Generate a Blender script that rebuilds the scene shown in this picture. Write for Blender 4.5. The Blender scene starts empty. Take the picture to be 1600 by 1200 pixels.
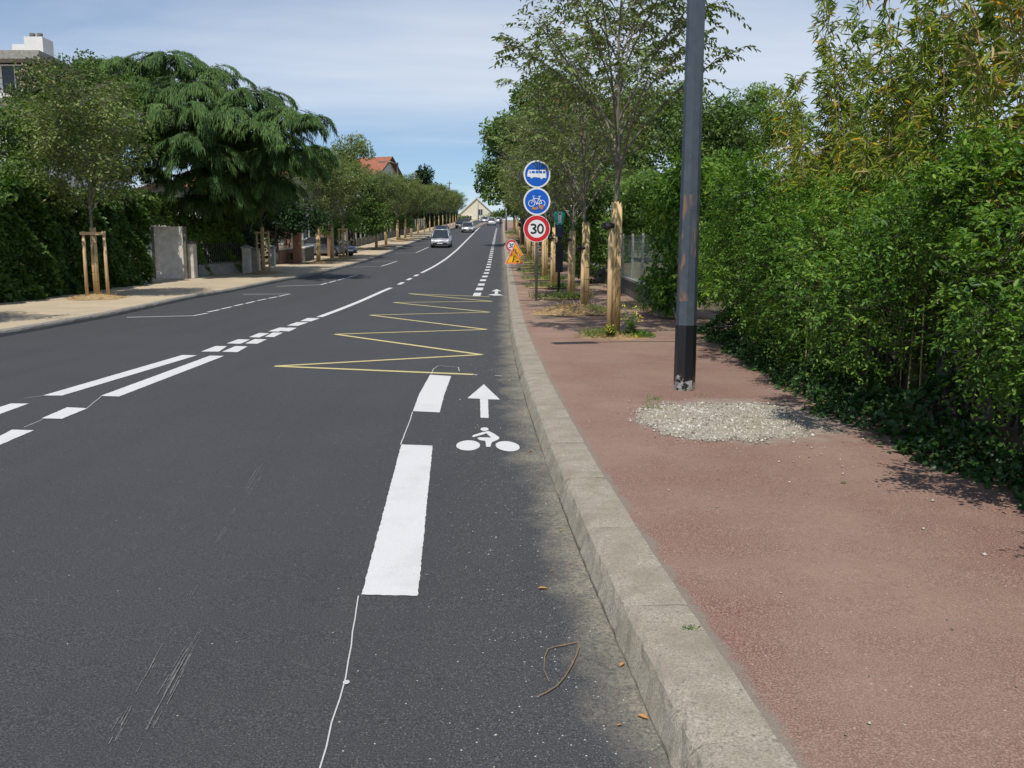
import bpy, math, random
import numpy as np
from mathutils import Vector, Matrix
R = math.radians
sc = bpy.context.scene
# ------------------------------------------------------------------ camera, sky, sun, exposure
F = 1300.0; PIT = math.atan(180 / F); CZ = 1.6
cam = bpy.data.objects.new("camera", bpy.data.cameras.new("camera"))
sc.collection.objects.link(cam); sc.camera = cam
cam.location = (0, 0, CZ); cam.rotation_euler = (math.pi / 2 - PIT, 0, 0)
cam.data.sensor_width = 36; cam.data.lens = F / 1600 * 36
cam.data.clip_start = 0.05; cam.data.clip_end = 4000
SUN_EL = 60; SUN_AZ = 12          # light travels towards +Y, this many degrees towards +X
w = bpy.data.worlds.new("World"); sc.world = w; w.use_nodes = True
wn = w.node_tree; wl = wn.links; wn.nodes.clear()
wo = wn.nodes.new('ShaderNodeOutputWorld'); bg = wn.nodes.new('ShaderNodeBackground')
sky = wn.nodes.new('ShaderNodeTexSky'); sky.sky_type = 'NISHITA'; sky.sun_disc = False
sky.sun_elevation = R(SUN_EL); sky.sun_rotation = R(180 + SUN_AZ); sky.air_density = 1.0
sky.dust_density = 0.3; sky.ozone_density = 4.5; sky.altitude = 0
geo = wn.nodes.new('ShaderNodeTexCoord')
sep = wn.nodes.new('ShaderNodeSeparateXYZ'); wl.new(geo.outputs['Generated'], sep.inputs[0])
zz = wn.nodes.new('ShaderNodeMath'); zz.operation = 'ADD'; wl.new(sep.outputs['Z'], zz.inputs[0]); zz.inputs[1].default_value = 0.16
dx = wn.nodes.new('ShaderNodeMath'); dx.operation = 'DIVIDE'; wl.new(sep.outputs['X'], dx.inputs[0]); wl.new(zz.outputs[0], dx.inputs[1])
dy = wn.nodes.new('ShaderNodeMath'); dy.operation = 'DIVIDE'; wl.new(sep.outputs['Y'], dy.inputs[0]); wl.new(zz.outputs[0], dy.inputs[1])
cmb = wn.nodes.new('ShaderNodeCombineXYZ'); wl.new(dx.outputs[0], cmb.inputs[0]); wl.new(dy.outputs[0], cmb.inputs[1])
mp = wn.nodes.new('ShaderNodeMapping'); mp.inputs['Rotation'].default_value = (0, 0, R(25)); mp.inputs['Scale'].default_value = (0.38, 0.95, 1)
mp.inputs['Location'].default_value = (3.1, 1.45, 0)
wl.new(cmb.outputs[0], mp.inputs[0])
nz = wn.nodes.new('ShaderNodeTexNoise'); nz.inputs['Scale'].default_value = 0.62; nz.inputs['Detail'].default_value = 8; nz.inputs['Roughness'].default_value = 0.52
nz.inputs['Distortion'].default_value = 0.5
wl.new(mp.outputs[0], nz.inputs['Vector'])
cr = wn.nodes.new('ShaderNodeValToRGB'); cr.color_ramp.elements[0].position = 0.41; cr.color_ramp.elements[1].position = 0.62
cr.color_ramp.elements[1].color = (0.78, 0.78, 0.78, 1); wl.new(nz.outputs['Fac'], cr.inputs[0])
mx = wn.nodes.new('ShaderNodeMixRGB'); mx.inputs['Color2'].default_value = (6.7, 7.15, 7.8, 1)
wl.new(cr.outputs[0], mx.inputs['Fac']); wl.new(sky.outputs[0], mx.inputs['Color1'])
wl.new(mx.outputs[0], bg.inputs['Color']); bg.inputs['Strength'].default_value = 0.12
wl.new(bg.outputs[0], wo.inputs[0])
sd = bpy.data.lights.new("sun", 'SUN'); sd.energy = 4.2; sd.angle = R(0.5); sd.color = (1.0, 0.955, 0.88)
so = bpy.data.objects.new("sun", sd); sc.collection.objects.link(so)
ld = Vector((math.sin(R(SUN_AZ)) * math.cos(R(SUN_EL)), math.cos(R(SUN_AZ)) * math.cos(R(SUN_EL)), -math.sin(R(SUN_EL))))
so.rotation_euler = ld.to_track_quat('-Z', 'Y').to_euler()
sc.view_settings.view_transform = 'Standard'; sc.view_settings.look = 'None'; sc.view_settings.gamma = 1
sc.view_settings.use_curve_mapping = False; sc.view_settings.exposure = 0.0

# ------------------------------------------------------------------ terrain profile measured from the photograph
def hermite(KX, KV):
    n = len(KX); d = [(KV[i+1]-KV[i])/(KX[i+1]-KX[i]) for i in range(n-1)]
    m = [d[0]] + [0 if d[i-1]*d[i] <= 0 else 2*d[i-1]*d[i]/(d[i-1]+d[i]) for i in range(1, n-1)] + [d[-1]]
    def f(x):
        if x <= KX[0]: return KV[0]+m[0]*(x-KX[0])
        if x >= KX[-1]: return KV[-1]+m[-1]*(x-KX[-1])
        i = max(j for j in range(n-1) if KX[j] <= x)
        h = KX[i+1]-KX[i]; t = (x-KX[i])/h
        return (2*t**3-3*t*t+1)*KV[i]+(t**3-2*t*t+t)*h*m[i]+(-2*t**3+3*t*t)*KV[i+1]+(t**3-t*t)*h*m[i+1]
    return f
g = hermite([-60,0,20,25,30,41,52,66.7,80,107,150,200,260,300,340,400,700,1500],
            [-1.29,0,.43,.585,.79,1.28,1.86,2.8,3.73,5.65,8.75,12.2,16.3,18.2,18.7,18.2,10,-20])
XR = hermite([-60,0,2.42,4.15,7.5,10.6,15.3,20,28.6,47,63,87,135,193,260,340,400],
             [3.4,.66,.50,.37,.20,.09,-.02,-.08,-.16,-.36,-.58,-.9,-1.53,-2.2,-3.0,-4.2,-5])
XL = hermite([-60,0,15.6,19.4,22,26.7,30,34,41,51,66,79,106,135,177,260,400],
             [-7.5,-9.35,-9.62,-9.72,-9.9,-10.2,-9.97,-9.95,-9.7,-9.62,-9.75,-10.1,-10.25,-10.2,-9.9,-10.8,-12])
def ray(px, py):
    u = (px-800)/F; v = (600-py)/F
    return u, math.cos(PIT)+v*math.sin(PIT), -math.sin(PIT)+v*math.cos(PIT)
def at(px, py, Y):
    a, b, c = ray(px, py); t = Y/b
    return Vector((a*t, Y, CZ+c*t))
def P(px, py, h=0.0):
    a, b, c = ray(px, py); t = .5
    while t < 700:
        t2 = t*1.01
        if CZ+c*t2 < g(b*t2)+h:
            lo, hi = t, t2
            for _ in range(30):
                m = (lo+hi)/2
                if CZ+c*m < g(b*m)+h: hi = m
                else: lo = m
            return Vector((a*lo, b*lo, g(b*lo)+h))
        t = t2
    return Vector((a*t, b*t, g(b*t)+h))
KH = 0.13   # kerb height

# ------------------------------------------------------------------ object helpers
COL = sc.collection
def tag(o, label=None, cat=None, group=None, kind=None):
    if label: o['label'] = label
    if cat: o['category'] = cat
    if group: o['group'] = group
    if kind: o['kind'] = kind
    return o
def empty(name, loc, rz=0.0, label=None, cat=None, group=None):
    o = bpy.data.objects.new(name, None); o.empty_display_size = .2; COL.objects.link(o)
    o.location = loc; o.rotation_euler = (0, 0, rz)
    return tag(o, label, cat, group)
def link(name, me, mat, parent=None):
    o = bpy.data.objects.new(name, me); COL.objects.link(o)
    if mat is not None:
        me.materials.clear()
        for m in (mat if isinstance(mat, (list, tuple)) else [mat]): me.materials.append(m)
    if parent: o.parent = parent
    return o
def copy_tree(o, parent=None):
    c = o.copy(); COL.objects.link(c); c.parent = parent
    for ch in [x for x in COL.objects if x.parent is o]: copy_tree(ch, c)
    return c
class MB:
    def __init__(s): s.v = []; s.f = []; s.sm = []; s.mi = []
    def add(s, vs, fs, smooth=False, mi=0):
        b = len(s.v); s.v += [tuple(v) for v in vs]; s.f += [tuple(i+b for i in f) for f in fs]
        s.sm += [smooth]*len(fs); s.mi += [mi]*len(fs); return s
    def box(s, c, d, rz=0.0, top=1.0, mi=0):
        cx, cy, cz = c; x, y, z = d[0]/2, d[1]/2, d[2]/2; ca, sa = math.cos(rz), math.sin(rz); vs = []
        for k in (-1, 1):
            q = top if k > 0 else 1
            for i, j in ((-1,-1),(1,-1),(1,1),(-1,1)):
                a, b = i*x*q, j*y*q; vs.append((cx+a*ca-b*sa, cy+a*sa+b*ca, cz+k*z))
        return s.add(vs, [(3,2,1,0),(4,5,6,7),(0,1,5,4),(1,2,6,5),(2,3,7,6),(3,0,4,7)], mi=mi)
    def tube(s, pts, rad, n=8, cap=True, smooth=True, mi=0):
        pts = [Vector(p) for p in pts]
        if not isinstance(rad, (list, tuple)): rad = [rad]*len(pts)
        vs = []; prev = None
        for i, p in enumerate(pts):
            d = (pts[min(i+1, len(pts)-1)]-pts[max(i-1, 0)])
            if d.length < 1e-9: d = Vector((0,0,1))
            d.normalize()
            a = Vector((1,0,0)) if prev is None else prev
            if abs(a.dot(d)) > .95: a = Vector((0,1,0))
            u = (a-d*a.dot(d)).normalized(); prev = u; v = d.cross(u)
            for k in range(n):
                t = 2*math.pi*k/n; vs.append(p+u*math.cos(t)*rad[i]+v*math.sin(t)*rad[i])
        fs = [(i*n+k, i*n+(k+1)%n, (i+1)*n+(k+1)%n, (i+1)*n+k) for i in range(len(pts)-1) for k in range(n)]
        s.add(vs, fs, smooth, mi)
        if cap:
            b = len(s.v)-len(vs)
            s.f.append(tuple(b+k for k in reversed(range(n)))); s.f.append(tuple(b+(len(pts)-1)*n+k for k in range(n)))
            s.sm += [False, False]; s.mi += [mi, mi]
        return s
    def cyl(s, c, r, h, n=12, r2=None, **k):
        return s.tube([c, (c[0], c[1], c[2]+h)], [r, r if r2 is None else r2], n, **k)
    def poly(s, pts, mi=0): return s.add(pts, [tuple(range(len(pts)))], mi=mi)
    def prism(s, pts, off, mi=0):     # closed extrusion of a planar polygon along off
        n = len(pts); off = Vector(off); a = [Vector(p) for p in pts]; b = [p+off for p in a]
        return s.add(a+b, [tuple(range(n))[::-1], tuple(range(n, 2*n))]+[(i, (i+1) % n, n+(i+1) % n, n+i) for i in range(n)], mi=mi)
    def build(s, name, mat, parent=None):
        me = bpy.data.meshes.new(name); me.from_pydata(s.v, [], s.f); 
        me.polygons.foreach_set('use_smooth', s.sm); me.polygons.foreach_set('material_index', s.mi); me.update()
        return link(name, me, mat, parent)
def npmesh(name, V, faces, k, smooth=False):
    me = bpy.data.meshes.new(name); n = len(V); m = len(faces)
    me.vertices.add(n); me.vertices.foreach_set('co', np.ascontiguousarray(V, dtype=np.float32).ravel())
    me.loops.add(m*k); me.loops.foreach_set('vertex_index', np.ascontiguousarray(faces, dtype=np.int32).ravel())
    me.polygons.add(m); me.polygons.foreach_set('loop_start', np.arange(0, m*k, k, dtype=np.int32))
    me.polygons.foreach_set('loop_total', np.full(m, k, dtype=np.int32))
    if smooth: me.polygons.foreach_set('use_smooth', np.ones(m, dtype=bool))
    me.update(calc_edges=True); return me
def unit(a): return a/np.maximum(np.linalg.norm(a, axis=1, keepdims=True), 1e-9)
def leafmesh(name, Pn, A, N, L, W, detail=True):
    """Pn base points, A axis, N approximate normal; each leaf is a small folded blade"""
    n = len(Pn); A = unit(A); S = unit(np.cross(A, N)+1e-6); N = np.cross(S, A)
    L = np.broadcast_to(np.asarray(L, float).reshape(-1, 1), (n, 1)); W = np.broadcast_to(np.asarray(W, float).reshape(-1, 1), (n, 1))
    if detail:
        V = np.stack([Pn, Pn+A*L*.32+S*W*.5+N*W*.22, Pn+A*L*.7+S*W*.38+N*W*.1, Pn+A*L-N*L*.12,
                      Pn+A*L*.7-S*W*.38+N*W*.1, Pn+A*L*.32-S*W*.5+N*W*.22], 1).reshape(-1, 3)
        b = np.arange(n)[:, None]*6
        Fc = np.concatenate([b+np.array([[0, 1, 2, 3]]), b+np.array([[0, 3, 4, 5]])], 1).reshape(-1, 4)
    else:
        V = np.stack([Pn, Pn+A*L*.45+S*W*.5+N*W*.15, Pn+A*L, Pn+A*L*.45-S*W*.5+N*W*.15], 1).reshape(-1, 3)
        Fc = (np.arange(n)[:, None]*4+np.array([[0, 1, 2, 3]])).reshape(-1, 4)
    return npmesh(name, V, Fc, 4)
def rsph(rng, n):
    return unit(rng.normal(size=(n, 3)))

# ------------------------------------------------------------------ materials
def newmat(name):
    m = bpy.data.materials.new(name); m.use_nodes = True
    return m, m.node_tree, m.node_tree.nodes['Principled BSDF']
def ramp(nt, fac, stops):
    r = nt.nodes.new('ShaderNodeValToRGB'); e = r.color_ramp.elements
    while len(e) < len(stops): e.new(0.5)
    for i, (p, c) in enumerate(stops):
        e[i].position = p; e[i].color = (c[0], c[1], c[2], 1) if not isinstance(c, (int, float)) else (c, c, c, 1)
    nt.links.new(fac, r.inputs[0]); return r.outputs[0]
def noise(nt, vec, scale, detail=4, rough=.55, dist=0):
    n = nt.nodes.new('ShaderNodeTexNoise'); n.inputs['Scale'].default_value = scale; n.inputs['Detail'].default_value = detail
    n.inputs['Roughness'].default_value = rough; n.inputs['Distortion'].default_value = dist
    if vec is not None: nt.links.new(vec, n.inputs['Vector'])
    return n.outputs['Fac']
def mixc(nt, fac, a, b, mode='MIX'):
    m = nt.nodes.new('ShaderNodeMixRGB'); m.blend_type = mode
    for k, x in (('Fac', fac), ('Color1', a), ('Color2', b)):
        if isinstance(x, (int, float)): m.inputs[k].default_value = x if k == 'Fac' else (x, x, x, 1)
        elif isinstance(x, tuple): m.inputs[k].default_value = (x[0], x[1], x[2], 1)
        else: nt.links.new(x, m.inputs[k])
    return m.outputs[0]
def math_(nt, op, a, b=0.0, clamp=False):
    m = nt.nodes.new('ShaderNodeMath'); m.operation = op; m.use_clamp = clamp
    for i, x in enumerate((a, b)):
        if isinstance(x, (int, float)): m.inputs[i].default_value = x
        else: nt.links.new(x, m.inputs[i])
    return m.outputs[0]
def bump(nt, bs, h, strength=.3, dist=.01):
    b = nt.nodes.new('ShaderNodeBump'); b.inputs['Strength'].default_value = strength; b.inputs['Distance'].default_value = dist
    nt.links.new(h, b.inputs['Height']); nt.links.new(b.outputs[0], bs.inputs['Normal'])
def coords(nt, kind='Object'):
    t = nt.nodes.new('ShaderNodeTexCoord'); return t.outputs[kind]
def gpos(nt): return nt.nodes.new('ShaderNodeNewGeometry').outputs['Position']
def mat_plain(name, c, rough=.6, metal=0.0, var=.25, scale=6, bmp=.15, spec=.5):
    m, nt, bs = newmat(name); v = coords(nt)
    f = noise(nt, v, scale, 5, .6)
    lo = tuple(x*(1-var) for x in c); hi = tuple(min(1, x*(1+var)) for x in c)
    nt.links.new(ramp(nt, f, [(.3, lo), (.7, hi)]), bs.inputs['Base Color'])
    bs.inputs['Roughness'].default_value = rough; bs.inputs['Metallic'].default_value = metal
    bs.inputs['Specular IOR Level'].default_value = spec
    if bmp: bump(nt, bs, noise(nt, v, scale*8, 3), bmp, .004)
    return m
def mat_leaf(name, cols, yellow=None, trans=.3, rough=.42, clump=1.2):
    """leaf: colour varies leaf by leaf and from clump to clump"""
    m, nt, bs = newmat(name); ge = nt.nodes.new('ShaderNodeNewGeometry')
    rnd = ge.outputs['Random Per Island']
    cl = noise(nt, ge.outputs['Position'], clump, 2)
    f = math_(nt, 'ADD', math_(nt, 'MULTIPLY', rnd, .6), math_(nt, 'MULTIPLY', math_(nt, 'SUBTRACT', cl, .3), 1.0), True)
    n = len(cols); st = [(i/(n-1)*.9+.05, c) for i, c in enumerate(cols)]
    c = ramp(nt, f, st)
    if yellow:
        k = math_(nt, 'LESS_THAN', math_(nt, 'FRACT', math_(nt, 'MULTIPLY', rnd, 37.7)), yellow[1])
        c = mixc(nt, k, c, yellow[0])
    nt.links.new(c, bs.inputs['Base Color']); bs.inputs['Roughness'].default_value = rough
    bs.inputs['Specular IOR Level'].default_value = .25
    tr = nt.nodes.new('ShaderNodeBsdfTranslucent'); nt.links.new(mixc(nt, 1.0, c, (1.25, 1.35, .6), 'MULTIPLY'), tr.inputs['Color'])
    ms = nt.nodes.new('ShaderNodeMixShader'); ms.inputs[0].default_value = trans
    nt.links.new(bs.outputs[0], ms.inputs[1]); nt.links.new(tr.outputs[0], ms.inputs[2])
    nt.links.new(ms.outputs[0], nt.nodes['Material Output'].inputs['Surface']); return m
M = {}
def asphalt():
    m, nt, bs = newmat('asphalt'); p = gpos(nt); uv = coords(nt, 'UV')
    sx = nt.nodes.new('ShaderNodeSeparateXYZ'); nt.links.new(uv, sx.inputs[0]); U = sx.outputs['X']   # metres left of the right kerb
    fine = noise(nt, p, 150, 2, .6); mid = noise(nt, p, 55, 3, .6); big = noise(nt, p, .55, 4, .6)
    c = ramp(nt, fine, [(.30, (.019, .020, .021)), (.5, (.044, .045, .047)), (.70, (.105, .107, .109))])
    c = mixc(nt, ramp(nt, big, [(.3, .0), (.75, .30)]), c, (.074, .075, .077))
    # faint rolling bands along the lane
    mpn = nt.nodes.new('ShaderNodeMapping'); mpn.inputs['Scale'].default_value = (1.7, .09, 1); nt.links.new(p, mpn.inputs[0])
    c = mixc(nt, ramp(nt, noise(nt, mpn.outputs[0], 1.1, 4), [(.45, .0), (.75, .30)]), c, (.034, .036, .041))
    # pale grit thrown towards the gutter
    v = nt.nodes.new('ShaderNodeTexVoronoi'); v.inputs['Scale'].default_value = 42; nt.links.new(p, v.inputs['Vector'])
    v2 = nt.nodes.new('ShaderNodeTexVoronoi'); v2.inputs['Scale'].default_value = 95; nt.links.new(p, v2.inputs['Vector'])
    grit = ramp(nt, v.outputs['Distance'], [(.10, 1.0), (.17, .0)]); sel = nt.nodes.new('ShaderNodeSeparateColor'); nt.links.new(v.outputs['Color'], sel.inputs[0])
    grit2 = ramp(nt, v2.outputs['Distance'], [(.16, 1.0), (.26, .0)]); sel2 = nt.nodes.new('ShaderNodeSeparateColor'); nt.links.new(v2.outputs['Color'], sel2.inputs[0])
    wob = math_(nt, 'ADD', U, math_(nt, 'MULTIPLY', noise(nt, p, 1.6, 4), .9))
    mr = nt.nodes.new('ShaderNodeMapRange'); nt.links.new(wob, mr.inputs[0]); mr.inputs[1].default_value = 1.7; mr.inputs[2].default_value = .5; mr.inputs[3].default_value = .0; mr.inputs[4].default_value = .62
    base = math_(nt, 'ADD', mr.outputs[0], .05)
    k = math_(nt, 'MULTIPLY', grit, math_(nt, 'LESS_THAN', sel.outputs[0], math_(nt, 'MULTIPLY', base, .35)))
    k2 = math_(nt, 'MULTIPLY', grit2, math_(nt, 'LESS_THAN', sel2.outputs[1], base))
    c = mixc(nt, math_(nt, 'MULTIPLY', k2, .75), c, (.24, .235, .22)); c = mixc(nt, k, c, (.5, .49, .46))
    # sand lying against the kerb
    w2 = math_(nt, 'ADD', U, math_(nt, 'MULTIPLY', noise(nt, p, 2.3, 5, .65), .75))
    s = nt.nodes.new('ShaderNodeMapRange'); nt.links.new(w2, s.inputs[0]); s.inputs[1].default_value = .64; s.inputs[2].default_value = .32; s.inputs[3].default_value = 0; s.inputs[4].default_value = 1
    sg = math_(nt, 'MULTIPLY', s.outputs[0], ramp(nt, mid, [(.30, .20), (.62, .95)]))
    c = mixc(nt, sg, c, mixc(nt, fine, (.21, .185, .135), (.36, .32, .235)))
    # damp dark joint
    mrl = nt.nodes.new('ShaderNodeMapRange'); nt.links.new(math_(nt, 'ADD', U, math_(nt, 'MULTIPLY', noise(nt, p, 1.1, 4), .8)), mrl.inputs[0])
    nt.links.new(c, bs.inputs['Base Color'])
    bs.inputs['Roughness'].default_value = .78; bs.inputs['Specular IOR Level'].default_value = .35
    h = math_(nt, 'ADD', math_(nt, 'MULTIPLY', fine, .6), mid)
    bump(nt, bs, h, .55, .006); return m
M['asphalt'] = asphalt()
def redpave():
    m, nt, bs = newmat('red_asphalt'); p = gpos(nt)
    fine = noise(nt, p, 150, 2, .6); mid = noise(nt, p, 22, 4, .65); big = noise(nt, p, .9, 5, .6)
    c = ramp(nt, fine, [(.30, (.095, .052, .040)), (.5, (.215, .120, .094)), (.70, (.39, .265, .215))])
    c = mixc(nt, ramp(nt, big, [(.38, 0.0), (.68, .62)]), c, (.30, .215, .16))
    c = mixc(nt, ramp(nt, mid, [(.5, .0), (.8, .35)]), c, (.14, .075, .06))
    v = nt.nodes.new('ShaderNodeTexVoronoi'); v.inputs['Scale'].default_value = 30; nt.links.new(p, v.inputs['Vector'])
    sel = nt.nodes.new('ShaderNodeSeparateColor'); nt.links.new(v.outputs['Color'], sel.inputs[0])
    k = math_(nt, 'MULTIPLY', ramp(nt, v.outputs['Distance'], [(.08, 1.0), (.15, .0)]), math_(nt, 'LESS_THAN', sel.outputs[0], .13))
    c = mixc(nt, math_(nt, 'MULTIPLY', k, .8), c, (.5, .44, .38))
    uv = coords(nt, 'UV'); sx = nt.nodes.new('ShaderNodeSeparateXYZ'); nt.links.new(uv, sx.inputs[0])
    wob = math_(nt, 'ADD', sx.outputs['X'], math_(nt, 'MULTIPLY', noise(nt, p, 5, 5, .7), .22))
    s = nt.nodes.new('ShaderNodeMapRange'); nt.links.new(wob, s.inputs[0]); s.inputs[1].default_value = .165; s.inputs[2].default_value = .125; s.inputs[3].default_value = 0; s.inputs[4].default_value = .9
    c = mixc(nt, s.outputs[0], c, mixc(nt, fine, (.14, .115, .095), (.30, .26, .21)))
    # grey dust trodden out around the gravel
    vd = nt.nodes.new('ShaderNodeVectorMath'); vd.operation = 'SUBTRACT'; nt.links.new(p, vd.inputs[0]); vd.inputs[1].default_value = (2.05, 7.35, .28)
    vm = nt.nodes.new('ShaderNodeVectorMath'); vm.operation = 'MULTIPLY'; nt.links.new(vd.outputs[0], vm.inputs[0]); vm.inputs[1].default_value = (.95, .88, 0)
    vl = nt.nodes.new('ShaderNodeVectorMath'); vl.operation = 'LENGTH'; nt.links.new(vm.outputs[0], vl.inputs[0])
    dd = math_(nt, 'ADD', vl.outputs['Value'], math_(nt, 'MULTIPLY', math_(nt, 'SUBTRACT', noise(nt, p, 4, 6, .7), .5), 1.1))
    c = mixc(nt, math_(nt, 'MULTIPLY', ramp(nt, dd, [(.60, 1.0), (1.0, 0.0)]), ramp(nt, mid, [(.3, .35), (.6, .9)])), c, mixc(nt, fine, (.22, .19, .15), (.42, .385, .32)))
    # sandy dust in long drifts further up the pavement
    sy = nt.nodes.new('ShaderNodeMapRange'); nt.links.new(sx.outputs['Y'], sy.inputs[0]); sy.inputs[1].default_value = 8; sy.inputs[2].default_value = 24; sy.inputs[3].default_value = .0; sy.inputs[4].default_value = .55
    c = mixc(nt, math_(nt, 'MULTIPLY', sy.outputs[0], ramp(nt, noise(nt, p, 1.4, 5, .6), [(.38, 0.0), (.62, 1.0)])), c, (.36, .27, .17))
    nt.links.new(c, bs.inputs['Base Color']); bs.inputs['Roughness'].default_value = .88; bs.inputs['Specular IOR Level'].default_value = .25
    bump(nt, bs, math_(nt, 'ADD', fine, mid), .5, .005); return m
M['red'] = redpave()
def granular(name, lo, mi_, hi, scale=60, patch=None, pscale=.6, b=.5, dist=.008):
    m, nt, bs = newmat(name); p = gpos(nt); fine = noise(nt, p, scale, 3, .65); big = noise(nt, p, pscale, 5, .6)
    c = ramp(nt, fine, [(.3, lo), (.5, mi_), (.72, hi)])
    if name == 'kerb_stone':
        sp_ = noise(nt, p, 48, 4, .75); c = mixc(nt, ramp(nt, sp_, [(.56, 0.0), (.66, .7)]), c, (.12, .10, .08)); c = mixc(nt, ramp(nt, noise(nt, p, 26, 4, .7), [(.60, 0.0), (.70, .6)]), c, (.50, .46, .39))
    if patch: c = mixc(nt, ramp(nt, big, [(.42, .0), (.66, .75)]), c, patch)
    nt.links.new(c, bs.inputs['Base Color']); bs.inputs['Roughness'].default_value = .9; bs.inputs['Specular IOR Level'].default_value = .2
    bump(nt, bs, math_(nt, 'ADD', fine, noise(nt, p, scale*.25, 3)), b, dist); return m
M['sand'] = granular('sandy_pavement', (.30, .235, .15), (.48, .39, .265), (.62, .53, .38), 45, (.36, .30, .215), .7)
M['kerb'] = granular('kerb_stone', (.20, .175, .135), (.32, .285, .225), (.43, .39, .315), 120, (.23, .20, .15), 4.5, .5, .005)
M['kerbgrey'] = granular('grey_kerb', (.14, .135, .12), (.24, .23, .20), (.34, .32, .28), 40, (.17, .16, .14), 1.2)
M['soil'] = granular('soil', (.05, .04, .025), (.11, .085, .055), (.18, .14, .095), 20, (.06, .08, .03), .5)
M['gravel'] = granular('pale_gravel', (.15, .135, .105), (.33, .30, .24), (.54, .51, .43), 60, (.30, .25, .17), 2.5, .8, .01)
M['mulch'] = granular('dry_mulch', (.20, .13, .06), (.42, .29, .14), (.60, .44, .24), 35, (.30, .22, .11), 3, .8, .02)
def chipmat():
    m, nt, bs = newmat('chip'); ge = nt.nodes.new('ShaderNodeNewGeometry')
    nt.links.new(ramp(nt, ge.outputs['Random Per Island'], [(.0, (.15, .125, .095)), (.25, (.30, .26, .20)), (.6, (.47, .43, .36)), (1.0, (.66, .64, .58))]), bs.inputs['Base Color'])
    bs.inputs['Roughness'].default_value = .9; bs.inputs['Specular IOR Level'].default_value = .2; return m
M['stone'] = chipmat()
def paint(name, c, wear=.17):
    m, nt, bs = newmat(name); p = gpos(nt); f = noise(nt, p, 130, 3, .6); big = noise(nt, p, 3.2, 5, .6)
    col = ramp(nt, f, [(.25, tuple(x*.80 for x in c)), (.5, c), (.75, tuple(min(1, x*1.07) for x in c))])
    col = mixc(nt, ramp(nt, big, [(.5, 0.0), (.8, wear*3)]), col, tuple(x*.72 for x in c))
    sp = noise(nt, p, 34, 3, .7); col = mixc(nt, ramp(nt, sp, [(.70, 0.0), (.78, wear*4)]), col, (.12, .12, .12))
    nt.links.new(col, bs.inputs['Base Color']); bs.inputs['Roughness'].default_value = .7
    bump(nt, bs, f, .4, .003); return m
M['white'] = paint('white_road_paint', (.60, .60, .59)); M['yellow'] = paint('yellow_road_paint', (.56, .47, .21), .12)
M['chalk'] = paint('faint_white_line', (.50, .50, .49))
def wood(name, c1, c2, sc_=(9, 9, .6)):
    m, nt, bs = newmat(name); v = coords(nt); mpn = nt.nodes.new('ShaderNodeMapping'); mpn.inputs['Scale'].default_value = sc_
    nt.links.new(v, mpn.inputs[0]); f = noise(nt, mpn.outputs[0], 6, 5, .6); b = noise(nt, v, 2.5, 4)
    c = ramp(nt, f, [(.3, c1), (.65, c2)]); c = mixc(nt, ramp(nt, b, [(.45, 0.0), (.8, .4)]), c, tuple(x*.55 for x in c1))
    nt.links.new(c, bs.inputs['Base Color']); bs.inputs['Roughness'].default_value = .75; bump(nt, bs, f, .4, .004); return m
M['cane'] = wood('bamboo_cane', (.50, .34, .15), (.74, .55, .28)); M['stake'] = wood('peeled_stake', (.48, .31, .15), (.70, .50, .28))
M['bark'] = wood('young_bark', (.10, .085, .062), (.22, .19, .145)); M['darkbark'] = wood('dark_bark', (.03, .025, .02), (.09, .075, .055))
M['wire'] = mat_plain('rusty_wire', (.10, .07, .05), .6, .6)
M['rubber'] = mat_plain('black_rubber', (.035, .032, .03), .8)
def polemat():
    m, nt, bs = newmat('grey_pole_paint'); v = coords(nt); f = noise(nt, v, 7, 5, .6)
    mpn = nt.nodes.new('ShaderNodeMapping'); mpn.inputs['Scale'].default_value = (14, 14, 2.2); nt.links.new(v, mpn.inputs[0])
    s = noise(nt, mpn.outputs[0], 1.3, 5, .6, .8)
    c = ramp(nt, f, [(.3, (.046, .060, .074)), (.7, (.072, .090, .108))])
    sx = nt.nodes.new('ShaderNodeSeparateXYZ'); nt.links.new(v, sx.inputs[0])
    band = math_(nt, 'MULTIPLY', math_(nt, 'GREATER_THAN', sx.outputs['Z'], .95), math_(nt, 'LESS_THAN', sx.outputs['Z'], 2.05))
    k = math_(nt, 'MULTIPLY', band, ramp(nt, s, [(.53, 0.0), (.62, .8)]))
    c = mixc(nt, k, c, (.24, .13, .075))
    sp = noise(nt, v, 16, 4, .7); c = mixc(nt, ramp(nt, sp, [(.70, 0.0), (.76, .5)]), c, (.30, .31, .32))
    nt.links.new(c, bs.inputs['Base Color']); bs.inputs['Roughness'].default_value = .42; bump(nt, bs, f, .1, .003); return m
M['pole'] = polemat()
def baseband():
    m, nt, bs = newmat('black_base_paint'); v = coords(nt); n = noise(nt, v, 17, 5, .7, .6)
    sx = nt.nodes.new('ShaderNodeSeparateXYZ'); nt.links.new(v, sx.inputs[0])
    th = nt.nodes.new('ShaderNodeMapRange'); nt.links.new(sx.outputs['Z'], th.inputs[0]); th.inputs[1].default_value = 0; th.inputs[2].default_value = .33; th.inputs[3].default_value = .42; th.inputs[4].default_value = .82
    k = math_(nt, 'GREATER_THAN', n, th.outputs[0])
    c = mixc(nt, k, (.013, .014, .016), mixc(nt, noise(nt, v, 60, 2), (.12, .12, .12), (.50, .50, .48)))
    nt.links.new(c, bs.inputs['Base Color']); bs.inputs['Roughness'].default_value = .3; return m
M['band'] = baseband()
M['black'] = mat_plain('black_paint', (.018, .019, .022), .35, var=.3); M['greymetal'] = mat_plain('grey_steel', (.22, .23, .24), .45, .5)
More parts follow.
